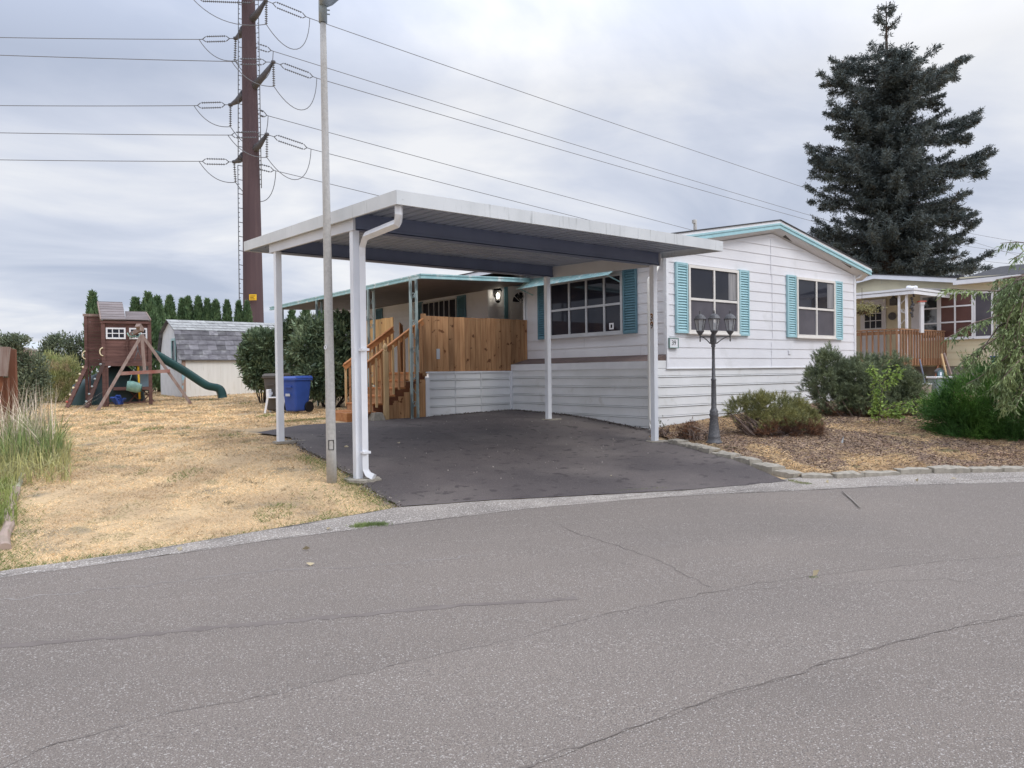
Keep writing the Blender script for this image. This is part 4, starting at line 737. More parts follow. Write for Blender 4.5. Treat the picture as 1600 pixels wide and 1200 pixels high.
for i in range(6):
    a, b, d0, d1, e_ = lf[i]; strain(a, b, d0, d1); wire(Q(*b, d1), Q(*e_, 60), .15, WL[i])
    c, f, g0, g1, e2 = rgt[i]; strain(c, f, g0, g1)
    F0 = Q(*f, g1); sl2 = (e2[1]-f[1])/(e2[0]-f[0]); X2 = 1760; B = Q(X2, f[1]+sl2*(X2-f[0])-22, 190); wire(F0, B, 1.1, WR[i])
    mid = Q(*hg[i][1], hg[i][2]); L0 = Q(*b, d1); mb = MB()
    lowl = Vector(((L0.x*.6+mid.x*.4), (L0.y*.6+mid.y*.4), mid.z-.15)); mb.tube(bez(L0, lowl, mid), .03, 5, cap=False)
    lowr = Vector(((F0.x*.45+mid.x*.55), (F0.y*.45+mid.y*.55), mid.z-2.0)); lowr2 = Vector((F0.x*.95+mid.x*.05, F0.y*.95+mid.y*.05, mid.z-1.9))
    mb.tube([mid*(1-t)**3+lowr*3*t*(1-t)**2+lowr2*3*t*t*(1-t)+F0*t**3 for t in np.linspace(0, 1, 16)], .03, 5, cap=False); py.part('jumper_loop', mb, M_wire, world=True)
for (x_t, x_b, y0, y1) in ((372.5, 372, -60, 255), (371.5, 374, 258, 488), (402.5, 408.5, -60, 294)):      # climbing pegs on stand-off rails
    mb = MB(); y = y0; sgn = 1 if x_t < 390 else -1
    mb.tube([Q(x_t, y0), Q(x_b, y1)], .035, 5); pk = 0
    while y < y1:
        x = x_t+(x_b-x_t)*(y-y0)/(y1-y0)
        if pk % 3 == 0: mb.tube([Q(x, y), Q(x+sgn*10, y+2)], .03, 4)
        else: mb.tube([Q(x-sgn*.5, y), Q(x+sgn*2.4, y)], .03, 4)
        y += 7.4; pk += 1
    py.part('climbing_rail', mb, M_wire, world=True)
# three far wires beyond the tree
for k, (a, b) in enumerate((((1430, 346), (1680, 390)), ((1440, 372), (1680, 404)), ((1450, 396), (1680, 418)))):
    wire(Q(*a, 90), Q(*b, 90), .3, ('upper', 'middle', 'lowest')[k]+' of three thin wires in the sky right of the spruce', r=.02, n=10)
# ------------------------------------------------------------ a frame facing the camera for the back yard
def frame(px_, dd):
    p = at(px_, 600, d=dd); return Vector((p.x, p.y, h(p.x, p.y)))
# ---- shed
o = at(285, 616, d=24.6); o.z = h(o.x, o.y); rz_ = -YAW+.70
sh = Th('garden_shed', 'cream barn-roofed garden shed with mottled grey shingles and a blue window trim', 'shed', o, rz_)
SL, SD = 4.9, 2.5; WH = 1.42; K1 = (WH-.0, 0); 
# section: wall to WH, lower slope steep to (.28,2.25), top slope to ridge (1.25,2.72)
sec = [(0, 0), (0, 1.30), (.0, 1.30), (.42, 2.22), (SD/2, 2.60), (SD-.42, 2.22), (SD, 1.30), (SD, 0)]
mb = MB(); mb.box(0.01, SL, 0, .06, -.2, 1.34)
x = .55
while x < SL: mb.box(x, x+.006, -.004, 0, 0, 1.3) if False else None; x += .6
sh.part('front_wall', mb, M_shed)
mb = MB(); e_ = [(0, -.2)]+sec[1:2]+sec[3:7]+[(SD, -.2)]; mb.prism(e_, (0, 0, 0), (0, 1, 0), (0, 0, 1), (1, 0, 0), .06); sh.part('end_wall', mb, M_shedw); mb = MB(); mb.prism(e_, (SL-.06, 0, 0), (0, 1, 0), (0, 0, 1), (1, 0, 0), .06); sh.part('end_wall', mb, M_shedw)
mb = MB(); mb.box(-.01, .11, -.025, .0, 0, 1.3); sh.part('corner_board', mb, mat('peeling_blue_paint', (.30, .50, .58), (.36, .25, .20), rough=.8, scale=2.2, stretch=(2, 2, 1), lo=.45, hi=.5))
mb = MB(); mb.box(-.03, 0, .55, .92, 1.05, 1.9); fr = None
mb2 = MB(); 
for (y0, y1, z0, z1) in ((.50, .97, 1.88, 1.96), (.50, .97, .98, 1.07), (.50, .56, 1.07, 1.88), (.91, .97, 1.07, 1.88)): mb2.box(-.06, -.03, y0, y1, z0, z1)
fr = sh.part('window', mb2, M_turqp); sh.part('pane', mb, M_glass, parent=fr)
mb = MB()      # lower steep slope with courses of mottled tabs, upper slope lighter
def course(mb, y0, z0, y1, z1, nc, tab):
    for c in range(nc):
        ya, za = y0+(y1-y0)*c/nc, z0+(z1-z0)*c/nc; yb, zb_ = y0+(y1-y0)*(c+1.06)/nc, z0+(z1-z0)*(c+1.06)/nc; x = -.12-random.random()*tab; nn = Vector((0, -(z1-z0), (y1-y0))).normalized(); 
        while x < SL+.1:
            x0 = max(x, -.12); x1 = min(x+tab-.006, SL+.12)
            if x1 > x0: j = random.uniform(.012, .018); mb.quad((x0, ya+nn.y*j, za+nn.z*j), (x1, ya+nn.y*j, za+nn.z*j), (x1, yb+nn.y*.002, zb_+nn.z*.002), (x0, yb+nn.y*.002, zb_+nn.z*.002))
            x += tab
course(mb, -.09, 1.22, .42, 2.24, 6, .30); mb.m = 1; course(mb, .40, 2.225, SD/2, 2.62, 4, .30); mb.m = 0; mb.quad((-.12, SD/2, 2.62), (SL+.12, SD/2, 2.62), (SL+.12, SD-.4, 2.22), (-.12, SD-.4, 2.22)); mb.quad((-.12, SD-.4, 2.22), (SL+.12, SD-.4, 2.22), (SL+.12, SD+.1, 1.25), (-.12, SD+.1, 1.25))
mb.quad((-.12, -.085, 1.2), (SL+.12, -.085, 1.2), (SL+.12, .41, 2.22), (-.12, .41, 2.22)); mb.quad((-.12, .41, 2.215), (SL+.12, .41, 2.215), (SL+.12, SD/2, 2.60), (-.12, SD/2, 2.60)); mb.quad((-.12, -.09, 1.2), (SL+.12, -.09, 1.2), (SL+.12, .0, 1.3), (-.12, .0, 1.3))
sh.part('roof', mb, [M_shshin, M_sage])
mb = MB(); mb.box(2.1, 3.3, -.02, 0, .02, 1.28); mb.box(2.18, 3.22, -.026, -.02, .05, 1.24); dd_ = sh.part('door', mb, M_shed); mb = MB(); mb.box(2.24, 2.28, -.05, -.026, .62, .70); sh.part('handle', mb, M_iron, parent=dd_)
# ---- play set
S = 22.4/FPX; SX = S*.89; PR = -YAW+.47; o = at(200, 628, d=22.4); o.z = h(o.x, o.y); PB = o.z
ps = Th('play_set', 'reddish brown wooden play tower with shingled roof, white windows, climbing ladders and a green slide', 'play set', o, PR)
X_ = lambda px_: (px_-200)*SX; Z_ = lambda py_: (628-py_)*S+ (0); 
def board_panel(mb, x0, x1, z0, z1, y, th=.02, bw=.095):
    z = z0
    while z < z1-.02: t = min(z+bw, z1); mb.box(x0, x1, y-th-random.uniform(0, .004), y, z+.002, t-.003); z = t
def board_panel_y(mb, y0, y1, z0, z1, x, bw=.095):
    z = z0
    while z < z1-.02: t = min(z+bw, z1); mb.box(x-.01, x+.01, y0, y1, z+.002, t-.003); z = t
x0, x1 = X_(161), X_(238.5); D_ = 1.45; zf = Z_(562); ze = Z_(497)
mb = MB(); board_panel(mb, x0, x1, zf, ze, 0); board_panel(mb, x0, x1, zf, ze, D_); board_panel_y(mb, 0, D_, zf, ze, x0); board_panel_y(mb, 0, D_, zf, ze, x1)
mb.box(x0, x1, 0, D_, zf-.03, zf); ps.part('tower_wall', mb, M_play)
mb = MB(); board_panel(mb, X_(134), x0, Z_(566), Z_(489), .62); board_panel_y(mb, .62, D_, Z_(566), Z_(489), X_(134)); ps.part('side_panel', mb, M_play)
mb = MB(); mb.box(X_(132), X_(158), .57, .61, Z_(488.5), Z_(484.5)); mb.box(X_(132), X_(158), .62, D_, Z_(486), Z_(485)); ps.part('side_cap', mb, M_playg)
for (px_, w_, yy, zt, zb_) in ((164, .10, -.03, Z_(499), -.02), (169, .06, -.03, Z_(560), -.02), (236, .10, -.03, Z_(499), .0), (200.5, .05, -.02, Z_(527), Z_(562)), (136, .08, .6, Z_(489), -.02), (141, .05, .6, Z_(566), -.02), (165, .09, D_, Z_(499), -.02), (237, .09, D_, Z_(499), -.02), (196, .07, D_-.2, Z_(560), 0)):
    mb = MB(); mb.box(X_(px_)-w_/2, X_(px_)+w_/2, yy-.05, yy+.04, zb_, zt); ps.part('post', mb, M_play, bevel=.006)
for (a, b, za, zb_, yy) in ((160, 238, 561.5, 567, -.06), (160, 238.5, 497, 501, -.07), (178, 238, 599.5, 603.5, -.04), (163, 240, 623, 624.5, -.04), (172, 225, 597, 599, D_)):
    mb = MB(); mb.box(X_(a), X_(b), yy-.03, yy, Z_(zb_), Z_(za)); ps.part('crossbeam', mb, M_play)
mb = MB(); mb.bar((X_(139), .58, Z_(578)), (X_(150), .58, Z_(566)), .06, .04); ps.part('brace', mb, M_play)
def roofslab(mb, xa, xb, xta, xtb, ye, zr, y0=-.14, y1=.72):
    n = 7
    for i in range(n):
        t0, t1 = i/n, (i+1)/n; A = lambda t, s: (xa+(xta-xa)*t)*(1-s)+(xb+(xtb-xb)*t)*s
        za, zb_ = ye+(zr-ye)*t0, ye+(zr-ye)*t1; ya, yb = y0+(y1-y0)*t0, y0+(y1-y0)*t1
        mb.add([(A(t0, 0), ya, za+.02), (A(t0, 1), ya, za+.02), (A(t1, 1), yb, zb_+.004), (A(t1, 0), yb, zb_+.004), (A(t0, 0), ya, za-.01), (A(t0, 1), ya, za-.01), (A(t1, 1), yb, zb_-.02), (A(t1, 0), yb, zb_-.02)], [(0, 1, 2, 3), (7, 6, 5, 4), (0, 4, 5, 1), (0, 3, 7, 4), (1, 5, 6, 2)])
mb = MB(); roofslab(mb, X_(161), X_(199), X_(155), X_(194), Z_(495), Z_(465)); roofslab(mb, X_(155), X_(194), X_(161), X_(199), Z_(465), Z_(492), .72, 1.6); ps.part('roof', mb, M_playroof)
mb = MB(); roofslab(mb, X_(199.2), X_(238), X_(198), X_(231), Z_(495), Z_(480), -.13, .6); roofslab(mb, X_(198), X_(231), X_(199), X_(238), Z_(480), Z_(493), .6, 1.4); ps.part('roof', mb, M_playroof)
mb = MB(); mb.bar((X_(161), -.16, Z_(496)), (X_(155), .72, Z_(465.5)), .03, .07); ps.part('roof_trim', mb, M_playg)
mb = MB(); mb.bar((X_(238.3), -.15, Z_(495.5)), (X_(231.5), .6, Z_(480.5)), .03, .06); ps.part('roof_trim', mb, M_playg)
for (a, b) in ((168, 198.5), (204, 232.5)):
    xa, xb, za, zb_ = X_(a), X_(b), Z_(525), Z_(507.5); t = .045; mb = MB()
    mb.box(xa, xb, -.05, -.022, za, za+t); mb.box(xa, xb, -.05, -.022, zb_-t, zb_); mb.box(xa, xa+t, -.05, -.022, za+t, zb_-t); mb.box(xb-t, xb, -.05, -.022, za+t, zb_-t)
    for q in (1/3, 2/3): xm = xa+(xb-xa)*q; mb.box(xm-.012, xm+.012, -.046, -.022, za+t, zb_-t)
    mb.box(xa+t, xb-t, -.044, -.022, (za+zb_)/2-.012, (za+zb_)/2+.012); wn = ps.part('window', mb, M_white); mb = MB(); mb.box(xa+t, xb-t, -.028, -.023, za+t, zb_-t); ps.part('pane', mb, M_glass, parent=wn)
# ladders leaning on the left side, with grips
for (tx, ty, bx, by, yy, m1) in ((136, 566, 107, 626, .3, M_play), (164, 562, 138, 631, -.35, mat('dark_brown_rail', (.09, .05, .045), (.06, .035, .03), rough=.8))):
    T_ = Vector((X_(tx), yy+.15, Z_(ty))); B_ = Vector((X_(bx), yy-.2, -.02)); mb = MB(); mb.bar(T_, B_, .10, .05, up=(0, 1, 0)); mb.bar(T_+Vector((0, .5, 0)), B_+Vector((0, .5, 0)), .10, .05, up=(0, 1, 0)); 
    for i in range(6): c = T_+(B_-T_)*((i+.5)/6); mb.bar(c, c+Vector((0, .5, 0)), .09, .03)
    ld = ps.part('ladder', mb, m1)
    for i in range(6): c = T_+(B_-T_)*((i+.35)/6); mb = MB(); mb.ball((c.x-.05, c.y-.03, c.z+.03), .035, 8, jit=.15); ps.part('climbing_hold', mb, M_red if i == 5 and tx == 136 else M_cream2 if tx == 136 else M_galv2, parent=ld)
for (gx, gy, yy) in ((131.5, 549, .55), (159.5, 545, -.1)):
    mb = MB(); mb.tube([(X_(gx)+.07-.09*math.sin(t), yy, Z_(gy)+.12*math.cos(t)) for t in np.linspace(0, math.pi, 9)], .018, 6); ps.part('grip', mb, M_cream2)
# slide
mb = MB(); path = [(240, 549), (248, 551), (262, 560), (285, 573), (305, 586), (325, 600), (335, 604), (346, 605), (352, 609), (353.5, 624)]; sec_ = [(-.25, .16), (-.25, .02), (-.18, -.03), (.18, -.03), (.25, .02), (.25, .16)]
pts_ = []; 
for i in range(len(path)-1):
    for t in np.linspace(0, 1, 5)[:-1]: pts_.append((path[i][0]+(path[i+1][0]-path[i][0])*t, path[i][1]+(path[i+1][1]-path[i][1])*t))
pts_.append(path[-1]); pts_ = [np.mean(pts_[max(0, i-2):i+3], axis=0) for i in range(len(pts_))]
vs = []
for i, p in enumerate(pts_):
    a = pts_[max(0, i-1)]; b = pts_[min(len(pts_)-1, i+1)]; d = Vector((X_(b[0])-X_(a[0]), 0, Z_(b[1])-Z_(a[1]))).normalized(); nn = Vector((-d.z, 0, d.x)); c = Vector((X_(p[0]), .55-.5*i/len(pts_), Z_(p[1])))
    for (s, u_) in sec_: vs.append(c+Vector((0, s, 0))+nn*u_)
    for (s, u_) in sec_[::-1]: vs.append(c+Vector((0, s*1.08, 0))+nn*(u_-.05))
n = 12; mb.add(vs, [(i*n+k, i*n+(k+1) % n, (i+1)*n+(k+1) % n, (i+1)*n+k) for i in range(len(pts_)-1) for k in range(n)], True); ps.part('slide', mb, M_green)
# swing frame
ap = Vector((X_(223.5), -.75, Z_(520)))
for (bx, by, nm) in ((155, 640, 0), (303, 630, 1)):
    mb = MB(); B_ = Vector((X_(bx), -1.35 if nm == 0 else -.9, -.12)); mb.bar(ap+Vector((0, -.04*nm, 0)), B_, .085, .045, up=(0, 1, 0)); ps.part('swing_leg', mb, M_playg)
mb = MB(); mb.bar((X_(187), -1.05, Z_(579)), (X_(266), -.88, Z_(575.5)), .04, .10); ps.part('swing_crossbar', mb, mat('red_brown_rail', (.27, .10, .08), (.33, .20, .17), rough=.85, scale=4))
mb = MB(); mb.bar((X_(226.5), -.9, Z_(576)), (X_(223.5), -.8, Z_(522)), .09, .05, up=(0, 1, 0)); ps.part('swing_brace', mb, M_playg)
mb = MB(); mb.bar(ap+Vector((-.0, .1, .12)), ap+Vector((-.1, -.05, .28)), .14, .12); mb.bar(ap+Vector((0, -.1, .17)), (X_(205), .02, Z_(519)), .09, .12); ps.part('swing_beam', mb, M_playg)
for (cx_, cy_) in ((208, 519), (216, 519)):
    mb = MB(); mb.tube([(X_(cx_)-.12, -.3, Z_(516)), (X_(cx_)-.08, -.3, Z_(521)), (X_(cx_)+.05, -.3, Z_(522)), (X_(cx_)+.10, -.3, Z_(516))], .022, 6); ps.part('rope_coil', mb, M_seafoam)
mb = MB(); mb.tube([(X_(217), -.3, Z_(542)), (X_(211), -.3, Z_(558)), (X_(223), -.3, Z_(558)), (X_(217), -.3, Z_(542)), (X_(216), -.3, Z_(527))], .015, 6); ps.part('trapeze_bar', mb, M_iron)
mb = MB(); mb.tube([(X_(217), .1, Z_(564)), (X_(218.6), .1, Z_(619))], .03, 8); ps.part('fire_pole', mb, M_yellow)
mb = MB(); c = Vector((X_(208), -.45, Z_(600))); mb.tube([c+Vector((-.16, 0, .05)), c+Vector((-.02, 0, .03)), c+Vector((.14, 0, -.02)), c+Vector((.22, 0, -.04))], [.14, .16, .15, .11], 12); mb.tube([c+Vector((-.1, 0, .12)), (X_(207.5), -.4, Z_(578))], .012, 5); ps.part('tube_swing', mb, M_seafoam)
mb = MB(); mb.tube([c+Vector((.2, -.01, -.04)), c+Vector((.245, -.01, -.045))], [.10, .105], 12); ps.part('tube_end', mb, M_green)
pt_ = Th('picnic_table', 'small reddish brown picnic bench set under the play tower', 'table', Vector((0, 0, 0))+Matrix.Rotation(PR, 3, 'Z') @ Vector((X_(212), .7, 0))+ps.loc, PR)
mb = MB(); mb.box(-.6, .45, -.3, .3, .44, .48); pt_.part('table_top', mb, M_play); mb = MB(); mb.box(-.6, .45, .42, .6, .26, .29); mb.box(-.6, .45, -.6, -.42, .26, .29) if False else None; pt_.part('seat', mb, M_play)
for xx in (-.02, .36):
    for s in (-1, 1): mb = MB(); mb.bar((xx-.22*s, -.02*s, 0), (xx+.16*s, -.02*s, .44), .035, .08, up=(0, 1, 0)); pt_.part('leg', mb, M_play)
def local(x, y, z): return ps.loc+Matrix.Rotation(PR, 3, 'Z') @ Vector((x, y, z))
mb = MB(); c = local(X_(188), -.15, .14)
for i in range(7): mb.bar(c+Vector((random.uniform(-.1, .1), random.uniform(-.08, .08), -.1)), c+Vector((random.uniform(-.24, .24), random.uniform(-.1, .1), random.uniform(.05, .22))), .14, .05)
single('toy_seat', mb, M_blue, 'blue plastic toy swing seat lying under the play tower', 'toy', tuple(local(X_(188), -.15, 0)))
c = local(X_(176), 1.3, 0)      # covered hot tub dome behind the tower
cv = Th('covered_boat', 'low rounded shape under a dark green cover behind the play tower', 'covered boat', c, PR)
mb = MB(); n = 18; vs = []
prof = [(-1.15, .35, .05), (-1.1, .62, .22), (-.8, .80, .34), (-.35, 1.02, .42), (0, 1.22, .46), (.35, 1.24, .46), (.62, 1.0, .44), (.82, .6, .36), (.9, .15, .2)]
for (x, zt, w_) in prof:
    for k in range(n): a = math.pi*k/(n-1); vs.append((x, -w_*1.2*math.cos(a), zt*max(math.sin(a), 0)**.55))
mb.add(vs, [(i*n+k, i*n+k+1, (i+1)*n+k+1, (i+1)*n+k) for i in range(len(prof)-1) for k in range(n-1)], True); cv.part('cover', mb, mat('dark_green_tarp', (.035, .085, .085), (.05, .075, .09), rough=.45, scale=3))
mb = MB(); mb.box(.72, 1.02, -.5, -.35, .4, 1.42); cv.part('upright_panel', mb, M_cblue)
# ------------------------------------------------------------ bins, chair
def bin_(px0, px1, py0, py1, dd, m, label, ang):
    o = at((px0+px1)/2, py1, d=dd); o.z = h(o.x, o.y); Hh = (py1-py0)/FPX*dd
    t = Th('wheelie_bin', label, 'bin', o, ang, 'wheeled bins beside the hedge'); wd = (px1-px0)/FPX*dd*.92
    mb = MB(); a, b = wd*.40, wd*.52; vs = [(s*q, r*q*1.1-.0, z) for q, z in ((a, .03), (b, Hh*.90)) for s, r in ((-1, -1), (1, -1), (1, 1), (-1, 1))]; mb.add(vs, [(0, 3, 2, 1), (4, 5, 6, 7), (0, 1, 5, 4), (1, 2, 6, 5), (2, 3, 7, 6), (3, 0, 4, 7)]); t.part('body', mb, m, bevel=.04)
    mb = MB(); mb.box(-b*1.08, b*1.08, -b*1.22, b*1.2, Hh*.87, Hh*.92); t.part('rim', mb, m, bevel=.012)
    mb = MB(); vs = [(-b*1.1, -b*1.25, Hh*.925), (b*1.1, -b*1.25, Hh*.925), (b*1.1, b*1.3, Hh*.925), (-b*1.1, b*1.3, Hh*.925), (-b*.95, -b*.95, Hh*.99), (b*.95, -b*.95, Hh*.99), (b*.95, b*1.2, Hh), (-b*.95, b*1.2, Hh)]; mb.add(vs, [(0, 3, 2, 1), (4, 5, 6, 7), (0, 1, 5, 4), (1, 2, 6, 5), (2, 3, 7, 6), (3, 0, 4, 7)]); t.part('lid', mb, m, bevel=.015)
    for s in (-1, 1): mb = MB(); mb.tube([(s*a*1.02, a*1.05, .13), (s*(a+.05), a*1.05, .13)], .13, 16); t.part('wheel', mb, M_black)
    mb = MB(); mb.bar((-b*.5, -b*1.12, Hh*.70), (b*.5, -b*1.12, Hh*.70), .05, .03); t.part('handle', mb, m)
    mb = MB(); mb.box(-.06, .06, -a*1.12-.09, -a*1.12-.06, Hh*.45, Hh*.52); t.part('sticker', mb, M_tag); return t
bin_(448, 480, 577, 634, 17.6, M_blue, 'blue wheeled recycling bin standing by the laurel hedge', -YAW-.55)
bin_(418, 447, 569, 629, 18.0, M_brown, 'dark brown wheeled bin left of the blue bin', -YAW-.3)
o = at(415, 627, d=17.6); o.z = h(o.x, o.y); ch = Th('garden_chair', 'white plastic garden chair half hidden by the brown bin', 'chair', o, -YAW)
for (xx, yy) in ((0, 0), (.40, 0), (0, .4), (.4, .4)): mb = MB(); mb.bar((xx-.02, yy, 0), (xx+.05, yy, .36), .045, .03); ch.part('leg', mb, M_white)
mb = MB(); mb.box(.02, .45, -.02, .42, .35, .38); ch.part('seat', mb, M_white, bevel=.01); mb = MB(); mb.box(.02, .08, -.02, .42, .38, .56); ch.part('armrest', mb, M_white, bevel=.01)
# ------------------------------------------------------------ neighbour's home
NU = 23.5
nh = Th('neighbour_home', 'cream mobile home with white trim and porch on the far right, behind the juniper', 'house', (NU, 9.5, h(NU, 9.5)))
GP = 11.6
def nroof(v): return 4.47-.155*abs(v-GP)
mb = MB(); siding(mb, (NU, 15.5, 0), (0, -1, 0), (-1, 0, 0), lambda z: 0 if z < nroof(15.5) else 15.5-GP-(4.47-z)/.155, lambda z: 15.5-5.0 if z < nroof(9.2)-.04 else (15.5-GP+(4.47-z)/.155), 1.64, 4.44, ex=.2); nh.part('wall', mb, [M_ncream, M_joint], world=True)
mb = MB(); mb.quad((NU+.02, 15.5, .6), (NU+.02, 15.5, 1.64), (NU+.02, 5, 1.64), (NU+.02, 5, .4)); nh.part('skirting', mb, mat('grey_foundation', (.30, .29, .27), (.22, .215, .2), rough=.9, scale=5), world=True)
def nslab(v0, v1, z0, z1, u0, u1, t):
    mb = MB(); mb.add([(u, v, z-d) for u in (u0, u1) for v, z in ((v0, z0), (v1, z1)) for d in (0, t)], [(0, 1, 3, 2), (4, 6, 7, 5), (0, 2, 6, 4), (1, 5, 7, 3), (0, 4, 5, 1), (2, 3, 7, 6)]); return mb
for (v0, v1) in ((GP, 9.2), (GP, 15.8)):
    nh.part('rake_fascia', nslab(v0, v1, nroof(v0)+.07, nroof(v1)+.07, NU-.22, NU-.20, .13), M_white, world=True)
    nh.part('roof', nslab(v0, v1, nroof(v0)+.10, nroof(v1)+.10, NU-.24, NU+9, .028), M_shingle, world=True)
mb = MB(); mb.add([(NU-.3, 9.2, 4.10), (NU-.3, 4.5, 4.10), (NU+3.0, 4.5, 4.75), (NU+3.0, 9.2, 4.75)], [(0, 1, 2, 3)]); mb.box(NU+.2, NU+.45, 9.25, 9.6, 4.22, 4.30); nh.part('roof', mb, M_shingle, world=True)
mb = MB(); mb.box(NU-.32, NU-.29, 4.5, 9.25, 3.97, 4.09); mb.quad((NU-.29, 4.5, 3.98), (NU, 4.5, 3.98), (NU, 9.25, 3.98), (NU-.29, 9.25, 3.98)); nh.part('eave_fascia', mb, M_white, world=True)
# porch roof
mb = MB(); PU = 20.9
cpt = at(1427, 450, u=21.2); PU, PV, PZ = 21.2, cpt.y, cpt.z
mb.add([(PU, PV, PZ), (PU, PV+6, PZ), (NU, PV+6, PZ+.12), (NU, PV, PZ+.12), (PU, PV, PZ-.04), (PU, PV+6, PZ-.04), (NU, PV+6, PZ+.08), (NU, PV, PZ+.08)], [(0, 1, 2, 3), (7, 6, 5, 4), (0, 3, 7, 4)]); nh.part('porch_roof', mb, mat('grey_porch_ceiling', (.25, .25, .26)), world=True)
mb = MB()
for (z0, z1, t) in ((.01, -.05, .03), (-.06, -.07, .01), (-.08, -.16, .025)): mb.box(PU-t, PU, PV-t, PV+6, PZ+z1, PZ+z0); mb.box(PU, NU-.02, PV-t, PV, PZ+z1+.0, PZ+z0+.0)
nh.part('porch_gutter', mb, M_white, world=True)
q = at(1411, 515, u=21.3); mb = MB(); 
trellis(mb, 21.3, at(1411, 515, u=21.3).y, 1.2, PZ-.12, (0, 1), w_=.20, r=.02, b=.028); nh.part('porch_post', mb, M_white, world=True)
def nwin(px0, px1, py0, py1, cols, rows, m=M_white, gm=None, fw=.05):
    a = at(px0, py0, u=NU-.02); b = at(px1, py1, u=NU-.02); W_ = a.y-b.y; H_ = a.z-b.z
    return window(nh, (NU-.02, a.y, 0), (0, -1, 0), (-1, 0, 0), W_, b.z, a.z, [W_*c for c in cols], [H_*r for r in rows], m=m, fw=fw, glassm=gm)
nwin(1439, 1468, 463, 530, (), (.36, .70), gm=mat('painted_reflection_glass', (.30, .34, .38), (.02, .025, .03), rough=.1, scale=2.2, lo=.45, hi=.55))  # pale patches in this pane's colour are a painted reflection
nwin(1468, 1522, 459, 528, (.47,), (.36, .70), gm=M_curtr); nwin(1522, 1553, 457, 527, (), (), gm=M_glass2)
mb = MB(); a = at(1556, 450, u=NU-.03); b = at(1595, 527, u=NU-.03); mb.box(NU-.05, NU-.022, b.y, a.y, b.z, a.z); nh.part('white_panel', mb, M_white, world=True)
mb = MB(); a = at(1345, 470, u=NU-.03); b = at(1385, 570, u=NU-.03); mb.box(NU-.06, NU-.022, b.y, a.y, 1.7, a.z); ndr = nh.part('door', mb, M_soffit, world=True)
mb = MB(); a = at(1351, 479, u=NU-.07); b = at(1377, 512, u=NU-.07); mb.box(NU-.068, NU-.061, b.y, a.y, b.z, a.z); nh.part('door_glass', mb, M_glass, world=True, parent=ndr)
mb = MB(); 
for t in (.33, .66): mb.box(NU-.075, NU-.069, b.y+(a.y-b.y)*t-.01, b.y+(a.y-b.y)*t+.01, b.z, a.z); mb.box(NU-.075, NU-.069, b.y, a.y, b.z+(a.z-b.z)*t-.01, b.z+(a.z-b.z)*t+.01)
nh.part('door_bars', mb, M_white, world=True, parent=ndr)
mb = MB(); a = at(1390, 488, u=NU-.03); b = at(1399, 500, u=NU-.03); mb.tube([(NU-.03, (a.y+b.y)/2, (a.z+b.z)/2), (NU-.06, (a.y+b.y)/2, (a.z+b.z)/2)], .12, 16); nh.part('wall_plaque', mb, M_iron, world=True)
mb = MB(); a = at(1396, 470, u=NU-.12); mb.box(NU-.16, NU-.02, a.y-.1, a.y+.1, a.z-.14, a.z+.06); mb.tube([(a.x, a.y, a.z+.06), (a.x, a.y, a.z+.16)], [.1, .02], 8); nh.part('porch_light', mb, M_iron, world=True)
mb = MB(); a = at(1424, 475, u=NU-.03); b = at(1432, 516, u=NU-.03); mb.box(NU-.05, NU-.022, b.y-.1, a.y, 1.7, a.z); mb.box(NU-.056, NU-.05, b.y-.03, a.y-.08, a.z-.5, a.z-.1); nh.part('white_screen', mb, M_white, world=True)
# deck and rail
nd = Th('neighbour_deck', 'raised brown wooden deck with baluster railing in front of the cream home', 'deck', (20.6, 9.4, h(20.6, 9.4)))
dc = at(1404, 514, d=20.2); DZt = dc.z; DU, DV_ = dc.x, dc.y; fz = at(1404, 571, d=20.2).z
e1 = Vector((0, 1, 0)); e2 = (lambda p: Vector((p.x-DU, p.y-DV_, 0)))(at(1479, 515, v=DV_+.0))
for (dv, L_, sp_, nm) in ((e1, 2.9, .165, 0), (Vector((1, 0, 0)), e2.length, .165, 1)):
    A = Vector((DU, DV_, 0)); dn = Vector((-dv.y, dv.x, 0)) if nm == 0 else Vector((0, -1, 0)); mb = MB(); mb.bar(A+Vector((0, 0, DZt)), A+dv*L_+Vector((0, 0, DZt)), .09, .035); mb.bar(A+Vector((0, 0, DZt-.09)), A+dv*L_+Vector((0, 0, DZt-.09)), .035, .09); nd.part('top_rail', mb, M_ndeck, world=True)
    mb = MB(); mb.bar(A+Vector((0, 0, fz+.10)), A+dv*L_+Vector((0, 0, fz+.10)), .04, .20); nd.part('rim_board', mb, M_ndeck, world=True)
    i = 0; s = .03
    while s < L_: mb = MB(); p = A+dv*s+dn*.04; mb.box(p.x-.019, p.x+.019, p.y-.019, p.y+.019, fz+.0+.01*random.random(), DZt-.02); nd.part('baluster', mb, M_ndeck, world=True); s += sp_
mb = MB(); mb.box(DU, NU, DV_, DV_+3.2, fz+.16, fz+.20); nd.part('deck_floor', mb, M_ndeck, world=True)
for (x, y) in ((DU+.15, DV_+.15), (DU+.2, DV_+2.5), (DU+e2.length-.1, DV_+.15), (DU+.95, DV_+.12)): mb = MB(); mb.box(x-.06, x+.06, y-.06, y+.06, h(x, y)-.1, fz+.16); nd.part('post', mb, M_ndeck, world=True)
